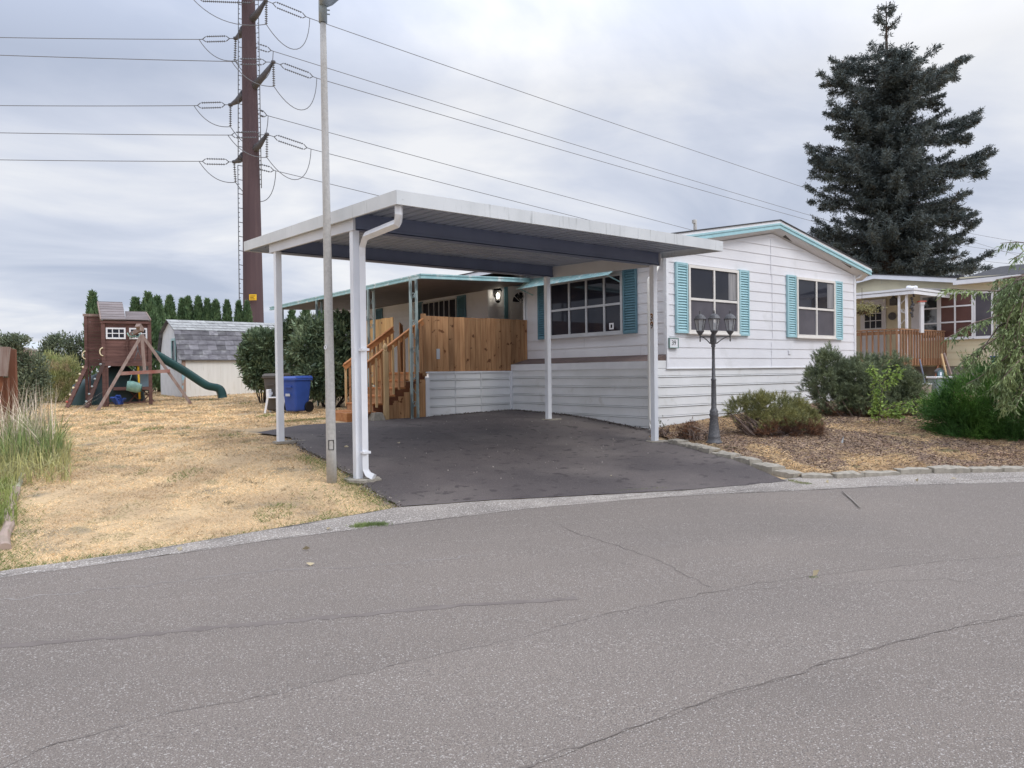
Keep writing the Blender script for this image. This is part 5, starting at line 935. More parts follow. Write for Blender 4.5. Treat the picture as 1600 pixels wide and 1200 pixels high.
# things round the neighbour's deck
def atg(px_, py_, dd): p = at(px_, py_, d=dd); return Vector((p.x, p.y, h(p.x, p.y)))
o = at(1468, 600, d=19.0); z1 = at(1468, 588, d=19.0).z; zg = h(o.x, o.y); t = Th('storage_tub', 'grey plastic storage tub with a pale lid under the deck corner', 'tub', (o.x, o.y, zg), -YAW)
mb = MB(); mb.box(-.2, .2, -.2, .2, 0, z1-zg-.05); t.part('tub_body', mb, mat('cloudy_grey_plastic', (.22, .26, .27), (.12, .17, .16), rough=.4, scale=3), bevel=.03); mb = MB(); mb.box(-.225, .225, -.225, .225, z1-zg-.05, z1-zg); t.part('lid', mb, M_white, bevel=.012)
c = Vector((o.x, o.y, z1)); bh = Th('bird_house', 'tiny blue-grey bird house sitting on the storage tub lid', 'bird house', c, -YAW); mb = MB(); mb.prism([(-.07, 0), (.07, 0), (.07, .14), (0, .20), (-.07, .14)], (0, -.06, 0), (1, 0, 0), (0, 0, 1), (0, 1, 0), .12); bh.part('body', mb, mat('slate_blue', (.14, .22, .25))); mb = MB(); mb.bar((-.1, 0, .125), (.0, 0, .21), .15, .012, up=(0, 0, 1)); mb.bar((.1, 0, .125), (.0, 0, .21), .15, .012, up=(0, 0, 1)); bh.part('roof', mb, M_iron); mb = MB(); mb.box(-.022, .022, -.064, -.06, .02, .11); bh.part('doorway', mb, M_white)
o = at(1447, 610, d=18.8); z1 = at(1447, 599.5, d=18.8).z; zg = h(o.x, o.y); t = Th('bucket', 'white plastic bucket left of the grey tub below the deck', 'bucket', (o.x, o.y, zg), 0); mb = MB(); mb.lathe((0, 0, 0), [(.10, 0), (.13, z1-zg-.02), (.14, z1-zg-.02), (.14, z1-zg)], 16); t.part('pail', mb, M_white)
a = at(1437, 561, d=18.9); b = at(1451, 600, d=18.8); mb = MB(); b.z = h(b.x, b.y); mb.tube([a, b], .018, 6); single('leaning_pole', mb, mat('blue_grey_pole', (.16, .18, .24)), 'dark blue-grey pole leaning on the deck rim', 'pole', tuple(b))
for k, (p, q) in enumerate((((1471, 553), (1480, 592)), ((1475, 552), (1487, 588)), ((1466, 572), (1461, 592)))):
    a = at(*p, d=19.2); b = at(*q, d=18.9); mb = MB(); mb.bar(a, b, .03, .05); single('wood_scrap', mb, (M_pine, M_playg, M_cedard)[k], ('tan plank leaning at the right end of the neighbour deck', 'grey plank, rightmost of those leaning on the neighbour deck', 'dark reddish board leaning behind the grey tub')[k], 'board', tuple(b))
a = at(1559, 567, d=17.5); zg = h(a.x, a.y); t = Th('blue_bucket', 'blue bucket hanging at the cream wall behind the willow leaves', 'bucket', (NU-.2, at(1559, 567, u=NU-.2).y, at(1559, 573, u=NU-.2).z)); mb = MB(); mb.lathe((0, 0, 0), [(.12, 0), (.17, .26), (.19, .26), (.19, .30)], 16); t.part('pail', mb, M_blue)
fp_ = at(1440, 472, d=20.6); t = Th('bird_feeder', 'small red roofed bird feeder on a white post above the deck rail', 'bird feeder', fp_, -YAW); mb = MB(); mb.box(-.06, .06, -.06, .06, -.07, 0); t.part('box', mb, M_white); mb = MB(); mb.prism([(-.1, 0), (.1, 0), (.085, .035), (-.085, .035)], (0, -.08, 0), (1, 0, 0), (0, 0, 1), (0, 1, 0), .16); t.part('roof', mb, M_red); mb = MB(); mb.box(-.045, .045, -.04, .04, -.85, -.07); t.part('post', mb, M_soffit)
wc = at(1424, 452, d=20.7); mb = MB(); 
for i in range(5): mb.ball(wc+_R*random.uniform(-.16, .16)+Vector((0, 0, random.uniform(-.03, .05)))-_F*.1, random.uniform(.05, .09), 8, jit=.2)
single('scroll_ornament', mb, M_white, 'white scroll ornament on the corner of the neighbour porch gutter', 'ornament', tuple(wc))
mb = MB(); 
for i in range(9): mb.ball(wc+_R*(.02+random.uniform(-.05, .05))+Vector((0, 0, -.1-.08*i)), .055*random.uniform(.6, 1.1), 7, jit=.3)
single('wind_chime', mb, M_iron, 'dark dangling wind chime below the porch gutter corner', 'wind chime', tuple(wc+Vector((0, 0, -.1))))
# hanging basket
hb = at(1347, 484, d=20.4); t = Th('hanging_basket', 'hanging basket of dry yellowish foliage under the neighbour porch roof', 'hanging basket', hb)
mb = MB(); mb.lathe(hb, [(.04, -.14), (.16, -.08), (.2, 0)], 12); mb.tube([hb+Vector((0, 0, 0)), hb+Vector((0, 0, .6))], .006, 4); t.part('basket', mb, M_bark, world=True)
P = rng.normal(size=(900, 3))*np.array([.19, .19, .07])+np.array([0, 0, .02]); o = npmesh('foliage', leaves(P, P+rng.normal(size=P.shape)*.2+[0, 0, -.1], .07, .025), 4, leafm('basket_leaves', (.32, .29, .12), (.20, .19, .09), 6, .4, .2), t.o)
# far neighbour trailer behind the hedge
ft = Th('far_trailer', 'far white trailer glimpsed between the patio cover and the laurel hedge', 'house', (12.0, 34, 1.2)); a = at(548, 500, d=34)
fo = at(528, 520, d=33); mb = MB(); W0 = Vector((fo.x, fo.y, 0)); siding(mb, (fo.x, fo.y, 0), tuple(rdir), tuple(-fdir), lambda z: 0, lambda z: 6, 1.2, 3.75, ex=.2); ft.part('wall', mb, [M_white, M_joint], world=True)
mb = MB(); mb.bar(W0+Vector((0, 0, 3.78))-rdir*.3-fdir*.2, W0+Vector((0, 0, 3.85))+rdir*6-fdir*.2, .3, .12); ft.part('roof_edge', mb, M_white, world=True); mb = MB(); A = W0+rdir*.95-fdir*.03; mb.box(A.x-.15, A.x+.15, A.y-.15, A.y+.15, 2.4, 3.3); ft.part('shutter', mb, mat('green_shutter', (.03, .12, .09)), world=True)
# far left roof
a = at(30, 536, d=60); b = at(64, 546, d=62); t = Th('far_building', 'distant low building with a pale sloping roof beyond the left bushes', 'building', (a.x, a.y, 1.2)); mb = MB()
A0 = Vector(a)-rdir*3; B0 = Vector(b); mb.add([A0+Vector((0, 0, .25)), B0+Vector((0, 0, .0)), B0+fdir*6+Vector((0, 0, .15)), A0+fdir*6+Vector((0, 0, .45)), A0+Vector((0, 0, .1)), B0+Vector((0, 0, -.2))], [(0, 1, 2, 3), (0, 4, 5, 1)]); t.part('roof', mb, mat('pale_metal_roof', (.50, .53, .55)), world=True)
mb = MB(); mb.add([A0+Vector((0, 0, .7)), B0+Vector((0, 0, -.2)), Vector((B0.x, B0.y, .5)), Vector((A0.x, A0.y, .5))], [(0, 1, 2, 3)]); t.part('wall', mb, M_playg, world=True)
# ------------------------------------------------------------ trees and bushes
def tree_thing(name, label, cat, loc, group=None): return Th(name, label, cat, loc, 0, group)
def limb(mb, pts, r0, r1, n=6): mb.tube(pts, [r0+(r1-r0)*i/(len(pts)-1) for i in range(len(pts))], n, cap=False)
# spruce
sd_ = 36.0; ppm = FPX/sd_; so_ = at(1387, 430, d=sd_); sx_c, sy_c = so_.x, so_.y; sg = h(sx_c, sy_c)
sp_ = tree_thing('spruce_tree', 'tall dark spruce with a bare leader standing behind the roofs on the right', 'tree', (sx_c, sy_c, sg))
ztop = at(1385, 5, d=sd_).z; zy = lambda py_: at(1387, py_, d=sd_).z
mb = MB(); mb.tube([(sx_c, sy_c, sg-.2), (sx_c, sy_c, zy(300)), (sx_c, sy_c, zy(120)), (sx_c, sy_c, zy(60)), (sx_c, sy_c, ztop)], [.38, .27, .12, .05, .012], 10); sp_.part('trunk', mb, M_bark, world=True)
prof = [(8, 2), (20, 10), (35, 21), (50, 20), (60, 10), (63, 0), (72, 0), (78, 30), (88, 52), (100, 60), (115, 68), (130, 78), (150, 82), (180, 84), (205, 92), (235, 98), (260, 118), (285, 102), (310, 96), (330, 96), (360, 104), (400, 112), (430, 116), (500, 112)]
pyv = np.array([p[0] for p in prof]); phw = np.array([p[1] for p in prof])
LP, LD, LL = [], [], []; bm_ = MB()
def spruce_branch(base, dirv, length, droop, dens=1.0):
    n = 9; pts = []; bend = random.gauss(0, .10); side = dirv.cross(Vector((0, 0, 1))).normalized()
    for i in range(n+1):
        t = i/n; pts.append(base+dirv*length*t+side*bend*length*t*t+Vector((0, 0, -droop*length*t*t+.26*length*t*t*t)))
    limb(bm_, pts, .022+.02*length/3, .008, 4)
    m = int(length*36*dens)
    for k in range(m):
        t = .12+.88*random.random()**.8; i = min(int(t*n), n-1); p = pts[i].lerp(pts[i+1], t*n-i); s = random.choice((-1, 1)); tl = (.16+.62*(1-t)*random.random())*min(1, length/1.6+.25)
        td = (side*s*random.uniform(.2, 1)+dirv*random.uniform(.1, 1.0)+Vector((0, 0, random.uniform(-.75, .55)))).normalized()
        for j in range(8):
            c = p+td*tl*(j+.5)/8+Vector((random.gauss(0, .03), random.gauss(0, .03), random.gauss(0, .03))); LP.append(c); LD.append(td*.7+Vector((random.gauss(0, .6), random.gauss(0, .6), random.gauss(.05, .5)))); LL.append(.10)
for k in range(26):
    py_ = random.uniform(14, 61); a = random.random()*6.28; hw = np.interp(py_, pyv, phw)/ppm; spruce_branch(Vector((sx_c, sy_c, zy(py_))), Vector((math.cos(a), math.sin(a), .55)).normalized(), hw*random.uniform(.5, 1.05), 0, .5)
for k in range(430):
    py_ = 84+(446-84)*random.random()**.85; a = random.random()*6.28; hw = np.interp(py_, pyv, phw)/ppm; L_ = hw*random.choice((.5, .7, .85, .95, 1.05, 1.15))*random.uniform(.85, 1.05)*(.80+.30*math.sin(a*2+py_*.035+1)*math.sin(py_*.075+a))
    L_ = min(L_, hw*1.12)
    if L_ < .35: continue
    spruce_branch(Vector((sx_c, sy_c, zy(py_))), Vector((math.cos(a), math.sin(a), (.08 if py_ < 130 else .12 if py_ < 220 else .0)+random.gauss(0, .12))).normalized(), L_, random.uniform(.02, .26))
for (bx, by, tx, ty) in ((1385, 118, 1498, 118), (1385, 150, 1495, 112), (1385, 205, 1528, 198), (1385, 230, 1520, 212), (1385, 262, 1553, 262), (1385, 275, 1545, 255), (1385, 345, 1532, 348), (1400, 335, 1515, 322), (1385, 420, 1548, 418), (1385, 400, 1520, 372), (1385, 270, 1257, 262), (1385, 250, 1262, 245), (1385, 335, 1265, 308), (1385, 385, 1268, 360), (1385, 190, 1290, 178), (1385, 150, 1283, 128), (1385, 120, 1298, 105), (1385, 400, 1262, 390), (1385, 170, 1475, 160)):
    B_ = Vector((sx_c, sy_c, zy(by))); T_ = at(tx, ty, d=sd_-random.uniform(-1.2, 1.2)); d_ = T_-B_; spruce_branch(B_, d_.normalized(), d_.length, .10, 1.5)
    for q_, l_ in ((.3, .55), (.45, .38), (.58, .32), (.7, .24), (.8, .18)): spruce_branch(B_+d_*q_, (d_.normalized()+Vector((random.gauss(0, .45), random.gauss(0, .45), random.uniform(-.45, .12)))).normalized(), d_.length*l_, .12, 1.2)
P = np.array([tuple(p) for p in LP]); D = np.array([tuple(p) for p in LD]); off = np.array([sx_c, sy_c, sg])
sp_.part('branches', bm_, M_bark, world=True); npmesh('crown', leaves(P-off, D, rng.uniform(.10, .20, len(P)), rng.uniform(.028, .048, len(P))), 4, L_spruce, sp_.o)
# arborvitae
def arb(px_, py_top, dd, hwpx, label, hmin=None):
    c = at(px_, 590, d=dd); g = h(c.x, c.y); top = at(px_, py_top, d=dd).z; Hh = top-g; R0 = hwpx/FPX*dd*1.35
    t = tree_thing('arborvitae_tree', label, 'tree', (c.x, c.y, g), 'arborvitae row behind the yard')
    mb = MB(); mb.tube([(0, 0, -.1), (0, 0, Hh*.9)], [.07, .02], 6); t.part('trunk', mb, M_bark)
    n = int(3200*min(1.6, Hh/3)*min(1.3, R0/.5)); z = rng.random(n)**.8*Hh; a = rng.random(n)*2*math.pi
    f = np.sin(a*3+px_)*.08+np.sin(a*7+z*3)*.05+np.sin(z*6+a*2)*.04
    rr = R0*np.clip((1-(z/Hh))*(1.9+.5*np.sin(px_)), 0, 1)**.75*(.88+f+rng.normal(size=n)*.06)
    P = np.c_[np.cos(a)*rr, np.sin(a)*rr, z]; D = np.c_[np.cos(a)*.35, np.sin(a)*.35, np.ones(n)*.95]+rng.normal(size=(n, 3))*.25
    m = 90; zt = Hh-rng.random(m)*.5; P2 = np.c_[rng.normal(size=m)*.03, rng.normal(size=m)*.03, zt]; D2 = np.c_[rng.normal(size=m)*.2, rng.normal(size=m)*.2, np.ones(m)]
    npmesh('crown', leaves(np.r_[P, P2], np.r_[D, D2], np.r_[rng.uniform(.12, .24, n), rng.uniform(.1, .22, m)], np.r_[rng.uniform(.05, .09, n), np.full(m, .03)]), 4, L_arb, t.o)
AR = [(147, 460, 27, 9, 'pointed arborvitae rising behind the left part of the play tower'), (214, 470, 27.5, 12, 'arborvitae just behind the right edge of the play tower roof'), (234, 462, 27.5, 13, 'tall arborvitae between the play tower and the shed, tallest of the row'), (248, 468, 28.5, 12, 'arborvitae at the left end wall of the shed'), (267, 467, 31, 11, 'first arborvitae behind the shed roof from its left end'), (287, 471, 32, 10, 'second arborvitae behind the shed roof from its left end'), (296, 468, 32, 9, 'narrow arborvitae, third behind the shed roof from the left'), (312, 468, 32, 10, 'fourth arborvitae behind the shed roof from the left'), (326, 471, 32, 9, 'fifth arborvitae behind the shed roof, near its middle'), (339, 473, 32, 10, 'sixth arborvitae behind the shed roof, right of its middle'), (357, 474, 32, 10, 'seventh arborvitae, left of the brown pylon'), (375, 475, 32, 9, 'arborvitae just left of the foot of the brown pylon'), (388, 475, 32, 9, 'arborvitae in front of the foot of the brown pylon'), (458, 488, 30, 9, 'arborvitae behind the hedge just right of the left rear carport post'), (480, 486, 30, 12, 'arborvitae behind the hedge between carport post and street light'), (503, 483, 30, 8, 'arborvitae top left of the street light above the hedge'), (543, 492, 30, 6, 'small arborvitae top right of the street light')]
for a in AR: arb(*a)
# leafy bush from clumps
def bush(name, label, cat, loc, clumps, n, ln, wd, m, up=.3, curl=.2, stem=True, shell=.55, group=None, jitter=.5, stems_m=None):
    t = tree_thing(name, label, cat, loc, group); cl = np.array(clumps, float); vol = (cl[:, 3]*cl[:, 4]*cl[:, 5])**(2/3); idx = rng.choice(len(cl), n, p=vol/vol.sum()); C_ = cl[idx]
    u_ = unit(rng.normal(size=(n, 3))); rr = (shell+(1-shell)*rng.random(n))[:, None]; w_ = 1+.16*np.sin(u_[:, :1]*9+C_[:, :1]*7)*np.sin(u_[:, 1:2]*8)*np.cos(u_[:, 2:]*7)
    P = C_[:, :3]+u_*C_[:, 3:6]*rr*w_; P[:, 2] = np.maximum(P[:, 2], .02); D = u_*C_[:, 3:6]/C_[:, 3:6].max()+rng.normal(size=(n, 3))*jitter+np.array([0, 0, up])
    npmesh('foliage', leaves(P, D, rng.uniform(ln*.7, ln*1.3, n), rng.uniform(wd*.7, wd*1.3, n), curl), 4, m, t.o)
    if stem:
        mb = MB()
        for c in clumps[:14]:
            b = Vector((c[0]*.25+random.gauss(0, .05), c[1]*.25+random.gauss(0, .05), -.05)); e_ = Vector(c[:3]); md = b.lerp(e_, .5)+Vector((random.gauss(0, .06), random.gauss(0, .06), -.05)); limb(mb, [b, md, e_], .022, .008, 5)
        t.part('stems', mb, stems_m or M_bark)
    return t
def camclumps(origin, lst, dd):      # clumps given by where they sit in the bush, seen face on: (px, py, rx, rz, dy)
    out = []; s = dd/FPX
    for (x, y, rx, rz, dy) in lst: p = at(x, y, d=dd)+fdir*dy; q = p-origin; out.append((q.x, q.y, q.z, rx*s, rx*s, rz*s))
    return out
o = at(410, 612, d=21.6); o.z = h(o.x, o.y)
bush('laurel_bush', 'round dark laurel bush beside the cream wall of the shed', 'bush', o, camclumps(o, [(405, 540, 24, 26, 0), (388, 560, 14, 24, -.1), (425, 545, 24, 28, .1), (412, 575, 24, 28, 0), (400, 590, 16, 18, -.1), (440, 525, 16, 16, .2), (432, 580, 22, 26, 0), (415, 600, 14, 10, 0), (450, 520, 14, 20, .2)], 21.6), 12000, .15, .048, L_laurel, group='laurel hedge left of the stairs', shell=.5)
o = at(515, 628, d=19.2); o.z = h(o.x, o.y)
bush('laurel_bush', 'larger dark laurel bush between the bins and the cedar stairs', 'bush', o, camclumps(o, [(480, 545, 26, 34, 0), (505, 525, 28, 30, .1), (540, 525, 28, 30, .1), (565, 540, 22, 28, .3), (520, 570, 30, 36, -.1), (490, 585, 22, 28, -.1), (550, 580, 26, 34, 0), (520, 600, 26, 24, 0), (475, 515, 20, 20, .2), (575, 560, 16, 24, .2), (572, 535, 16, 20, .2), (570, 590, 14, 20, 0), (500, 612, 18, 14, 0), (530, 505, 20, 18, .2), (557, 512, 18, 20, .3), (460, 560, 16, 30, .2)], 19.2), 20000, .15, .048, L_laurel, group='laurel hedge left of the stairs', shell=.5)
# needle shrubs: tufts of thin needles on short shoots
def needle_bush(name, label, loc, clumps, ntuft, m, tl=.10, nn=16, nl=.055, nw=.006, up=.6, bare=None, m2=None, f2=0.0, sticks=0, mstick=None, group=None):
    t = tree_thing(name, label, 'bush', loc, group); cl = np.array(clumps, float); vol = (cl[:, 3]*cl[:, 5]); idx = rng.choice(len(cl), ntuft, p=vol/vol.sum()); C_ = cl[idx]
    u_ = unit(rng.normal(size=(ntuft, 3))); npf = max(8, ntuft//22); P0_ = C_[:npf, :3]+u_[:npf]*C_[:npf, 3:6]*rng.uniform(.66, 1.03, npf)[:, None]; wp = rng.integers(0, npf, ntuft); v_ = unit(rng.normal(size=(ntuft, 3))+u_[wp]*.5+np.array([0, 0, .35])); P = P0_[wp]+v_*rng.uniform(.03, .13, ntuft)[:, None]; P[:, 2] = np.maximum(P[:, 2], .03); D = unit(v_+u_[wp]*.5+np.array([0, 0, up])+rng.normal(size=(ntuft, 3))*.2)
    T_ = np.repeat(P, nn, 0)+np.repeat(D, nn, 0)*(rng.random((ntuft*nn, 1))*tl); DD = np.repeat(D, nn, 0)*.9+unit(rng.normal(size=(ntuft*nn, 3)))*.75
    V = tris(T_, DD, rng.uniform(nl*.7, nl*1.3, len(T_)), nw); dead = (np.repeat(P[:, 2], nn)+np.repeat(rng.normal(size=ntuft), nn)*.05 < f2) if m2 else np.zeros(len(T_), bool); V = V.reshape(-1, 3, 3)
    npmesh('foliage', V[~dead].reshape(-1, 3), 3, m, t.o)
    if m2 and dead.any(): npmesh('dead_needles', V[dead].reshape(-1, 3), 3, m2, t.o)
    mb = MB()
    for k in range(sticks):
        c = clumps[k % len(clumps)]; b = Vector((c[0]*.35+random.gauss(0, .08), c[1]*.35+random.gauss(0, .08), .0)); e_ = Vector((c[0]+random.uniform(-1, 1)*c[3], c[1]+random.uniform(-1, 1)*c[4], c[2]*.8+random.uniform(-.5, .9)*c[5])); e_.z = max(e_.z, .04); md = b.lerp(e_, .5)+Vector((random.gauss(0, .08), random.gauss(0, .08), random.uniform(-.02, .08))); limb(mb, [b, md, e_], .014, .004, 5)
    t.part('branches', mb, mstick or L_twig); return t
o = G(1205, 684); o.z = h(o.x, o.y); dd = (o-CAM).dot(_F)+.35
needle_bush('mugo_pine', 'low olive green mugo pine with brown dead lower branches, beside the lamp post', o, camclumps(o, [(1165, 645, 20, 17, 0), (1190, 638, 20, 17, .1), (1215, 640, 22, 17, .1), (1240, 645, 20, 16, .1), (1150, 640, 11, 9, -.1), (1175, 657, 22, 12, -.1), (1220, 655, 24, 14, -.2), (1255, 656, 17, 14, 0), (1264, 668, 14, 12, 0), (1240, 672, 26, 12, -.25), (1205, 670, 26, 12, -.3), (1137, 634, 7, 4, 0)], dd), 3000, L_mugob, tl=.08, nl=.05, nn=22, m2=L_dead, f2=.21, sticks=110)
o = G(1345, 655); o.z = h(o.x, o.y); dd = (o-CAM).dot(_F)+.5
needle_bush('mugo_pine', 'large blue-green mugo pine in front of the house corner, taller than the olive one', o, camclumps(o, [(1298, 572, 18, 20, 0), (1285, 600, 24, 24, 0), (1320, 590, 28, 26, .1), (1350, 585, 26, 24, .2), (1385, 592, 26, 26, .2), (1410, 605, 24, 26, .2), (1300, 625, 28, 22, -.1), (1340, 625, 34, 26, -.1), (1385, 625, 30, 24, 0), (1420, 628, 18, 20, .1), (1262, 612, 9, 5, 0), (1275, 575, 8, 6, 0), (1362, 566, 12, 8, .2), (1301, 556, 8, 12, 0), (1400, 580, 22, 20, .1), (1425, 612, 18, 22, 0), (1360, 645, 40, 14, -.1), (1310, 645, 24, 12, -.1), (1335, 600, 30, 30, -.1)], dd), 9000, L_mugo, tl=.10, nl=.062, nn=20, m2=L_dead, f2=.10, sticks=26, nw=.008)
# juniper of plume-like sprays
o = G(1530, 694); o.z = h(o.x, o.y); jd = (o-CAM).dot(_F)+.9
jc = np.array(camclumps(o, [(1510, 640, 46, 40, 0), (1545, 620, 50, 44, .1), (1585, 615, 50, 46, .1), (1620, 610, 50, 55, .2), (1560, 660, 60, 42, -.2), (1610, 665, 50, 42, -.2), (1490, 655, 34, 34, -.1), (1475, 640, 24, 20, 0), (1650, 640, 50, 60, 0), (1500, 675, 34, 24, -.2), (1545, 685, 44, 20, -.3), (1600, 690, 50, 20, -.3), (1650, 690, 50, 24, -.3), (1490, 690, 26, 16, -.35), (1560, 700, 44, 14, -.45), (1620, 702, 50, 14, -.45)], jd)); t = tree_thing('juniper_bush', 'wide bright green juniper with plume-like sprays at the right edge', 'bush', o)
npf = 520; Cf = jc[rng.choice(len(jc), npf)]; uf = unit(rng.normal(size=(npf, 3))); Pf = Cf[:, :3]+uf*Cf[:, 3:6]*rng.uniform(.68, 1.04, npf)[:, None]; Pf[:, 2] = np.maximum(Pf[:, 2], .03)
bias = np.array([-rdir.x*.55, -rdir.y*.55, .60]); Df = unit(uf*.8+bias+rng.normal(size=(npf, 3))*.22); nsp = 20; n = npf*nsp
D = unit(np.repeat(Df, nsp, 0)+rng.normal(size=(n, 3))*.30); P = np.repeat(Pf, nsp, 0)+rng.normal(size=(n, 3))*.045; P[:, 2] = np.maximum(P[:, 2], .02); k = 15; Ls = np.repeat(rng.uniform(.14, .34, n), k)[:, None]
tt = np.tile(np.linspace(0, 1, k), n)[:, None]; B_ = np.repeat(P, k, 0)+np.repeat(D, k, 0)*tt*Ls; S_ = unit(np.cross(np.repeat(D, k, 0), rng.normal(size=(n*k, 3)))); npmesh('foliage', leaves(B_, np.repeat(D, k, 0)*1.0+S_*.5*(1-tt*.6), rng.uniform(.03, .065, n*k), .009, .1), 4, L_junip, t.o)
mb = MB(); 
for c in jc: limb(mb, [Vector((c[0]*.8, c[1]*.8+.1, 0)), Vector((c[0]*.9, c[1]*.9, c[2]*.5)), Vector(c[:3])], .03, .01, 5)
t.part('stems', mb, M_bark)
# sapling in front of the mugo pine
o = G(1372, 664); o.z = h(o.x, o.y); sdp = (o-CAM).dot(_F); t = tree_thing('sapling', 'thin light green sapling with a few yellow leaves growing before the large mugo pine', 'sapling', o); mb = MB(); PP, DD = [], []
for (pts) in ([(1372, 664), (1376, 630), (1380, 600), (1392, 566)], [(1374, 640), (1368, 618), (1364, 600)], [(1380, 640), (1405, 632), (1430, 626), (1452, 628)], [(1385, 645), (1410, 640), (1440, 640)], [(1380, 610), (1400, 590), (1405, 575)], [(1376, 650), (1395, 645), (1412, 652)], [(1378, 600), (1366, 585), (1360, 575)], [(1376, 625), (1365, 640), (1368, 652)]):
    p3 = [at(*q, d=sdp-.1-.12*random.random())-o for q in pts]; limb(mb, p3, .009, .003, 5)
    for i in range(95):
        s = random.uniform(.15, 1)*(len(p3)-1); a = int(min(s, len(p3)-2)); p = p3[a].lerp(p3[a+1], s-a); PP.append(tuple(p+Vector([random.gauss(0, .035) for _ in range(3)]))); DD.append((random.gauss(0, 1), random.gauss(0, 1), random.gauss(-.2, .5)))
t.part('stems', mb, L_twig); npmesh('foliage', leaves(np.array(PP), np.array(DD), rng.uniform(.05, .10, len(PP)), rng.uniform(.025, .045, len(PP)), .3), 4, L_sap, t.o)
# drooping tree at the right edge
wd_ = 11.2; tr = at(1690, 700, d=wd_+.6); tr.z = h(tr.x, tr.y); t = tree_thing('drooping_tree', 'tree with drooping branches of narrow green leaves hanging in at the right edge', 'tree', tr); mb = MB(); PP, DD = [], []
mb.tube([Vector((0, 0, -.1)), Vector((.05, 0, 1)), Vector((0, .05, 2.2)), Vector((-.05, 0, 3.6))], [.09, .07, .05, .02], 8); t.part('trunk', mb, M_bark); mb = MB()
def dbranch(pts, dens, depth, side=12):
    p3 = [at(x, y, d=wd_+depth+random.gauss(0, .1))-tr for x, y in pts]; limb(mb, p3, .016, .004, 5); L_ = sum((p3[i+1]-p3[i]).length for i in range(len(p3)-1))
    for i in range(int(L_*dens)):
        s = random.uniform(.05, 1)*(len(p3)-1); a = int(min(s, len(p3)-2)); p = p3[a].lerp(p3[a+1], s-a); dv = (p3[a+1]-p3[a]).normalized(); tw = (dv*.5+Vector((random.gauss(0, .6), random.gauss(0, .6), random.uniform(-.9, -.1)))).normalized(); tl = random.uniform(.05, .22)
        for j in range(5): PP.append(tuple(p+tw*tl*j/4)); DD.append(tuple(tw*.8+Vector((random.gauss(0, .35), random.gauss(0, .35), random.gauss(-.35, .3)))))
base = [(1700, 470)]
for pts, dn in (([(1700, 430), (1640, 385), (1590, 378), (1563, 380)], 26), ([(1690, 450), (1640, 400), (1600, 392), (1585, 405)], 30), ([(1700, 470), (1620, 420), (1560, 455), (1500, 452), (1482, 450)], 34), ([(1700, 480), (1620, 450), (1570, 490), (1520, 505), (1480, 528)], 40), ([(1700, 500), (1620, 480), (1570, 520), (1530, 545), (1498, 570)], 40), ([(1690, 480), (1600, 440), (1575, 500), (1560, 560), (1548, 575)], 42), ([(1690, 520), (1610, 520), (1570, 560), (1530, 590), (1510, 600)], 44), ([(1700, 540), (1620, 560), (1580, 590), (1550, 605)], 50), ([(1620, 480), (1560, 510), (1525, 560), (1512, 575)], 30)): dbranch(pts, dn, 0)
for i in range(95):
    x0, y0 = random.uniform(1600, 1720), random.uniform(395, 560); x1 = x0-random.uniform(20, 110); dbranch([(x0+20, y0), ((x0+x1)/2, y0+random.uniform(0, 20)), (max(x1, 1565), y0+random.uniform(40, 110))], 46, random.uniform(-.3, 1.0))
t.part('branches', mb, L_twig); P = np.array(PP); npmesh('crown', leaves(P, np.array(DD), rng.uniform(.055, .105, len(P)), rng.uniform(.014, .024, len(P)), .15), 4, L_willow, t.o)
# dead weeds at the house corner, cream shrub remnants
o = G(1092, 690); o.z = h(o.x, o.y); needle_bush('dried_shrub', 'small dried reddish brown shrub left of the lamp post foot', o, camclumps(o, [(1085, 678, 16, 11, 0), (1070, 676, 10, 10, .1), (1075, 664, 6, 6, 0)], (o-CAM).dot(_F)), 320, L_dead, tl=.05, nl=.04, nn=9, up=.2, sticks=60, nw=.008)
o = G(1036, 682); o.z = h(o.x, o.y); needle_bush('weed', 'thin leafless weed at the skirting corner behind the front right carport post', o, camclumps(o, [(1036, 668, 9, 12, 0)], (o-CAM).dot(_F)), 40, L_shrub, tl=.03, nl=.03, nn=6, sticks=16, nw=.01)
# left side shrubs
o = at(95, 612, d=27); o.z = h(o.x, o.y); bush('far_shrub', 'round grey-green shrub left of the play tower, in the background', 'bush', o, camclumps(o, [(95, 550, 26, 30, 0), (75, 565, 20, 30, 0), (120, 555, 22, 34, .3), (105, 580, 28, 30, 0), (85, 535, 14, 12, 0)], 27), 7000, .12, .045, L_shrub, shell=.45)
o = at(30, 640, d=17); o.z = h(o.x, o.y); bush('far_shrub', 'dark green shrub behind the leaning brown boards at the left edge', 'bush', o, camclumps(o, [(20, 565, 24, 32, 0), (45, 580, 22, 34, .2), (5, 550, 22, 30, 0), (40, 610, 26, 34, 0), (58, 600, 14, 24, .2), (10, 610, 26, 40, 0), (25, 532, 22, 10, 0)], 17), 9000, .085, .03, L_shrub, shell=.4)
o = at(92, 628, d=24); o.z = h(o.x, o.y); bush('weed_patch', 'pale yellowish tall weeds between the dark shrub and the ladder', 'weeds', o, camclumps(o, [(85, 590, 22, 26, 0), (105, 598, 18, 26, .1), (72, 570, 18, 20, .2), (100, 575, 18, 20, .2), (120, 605, 12, 20, .2), (75, 615, 22, 18, 0), (60, 600, 20, 30, 0), (90, 620, 26, 14, 0)], 24), 10000, .15, .018, L_pale, up=1.2, shell=.25, stem=False)
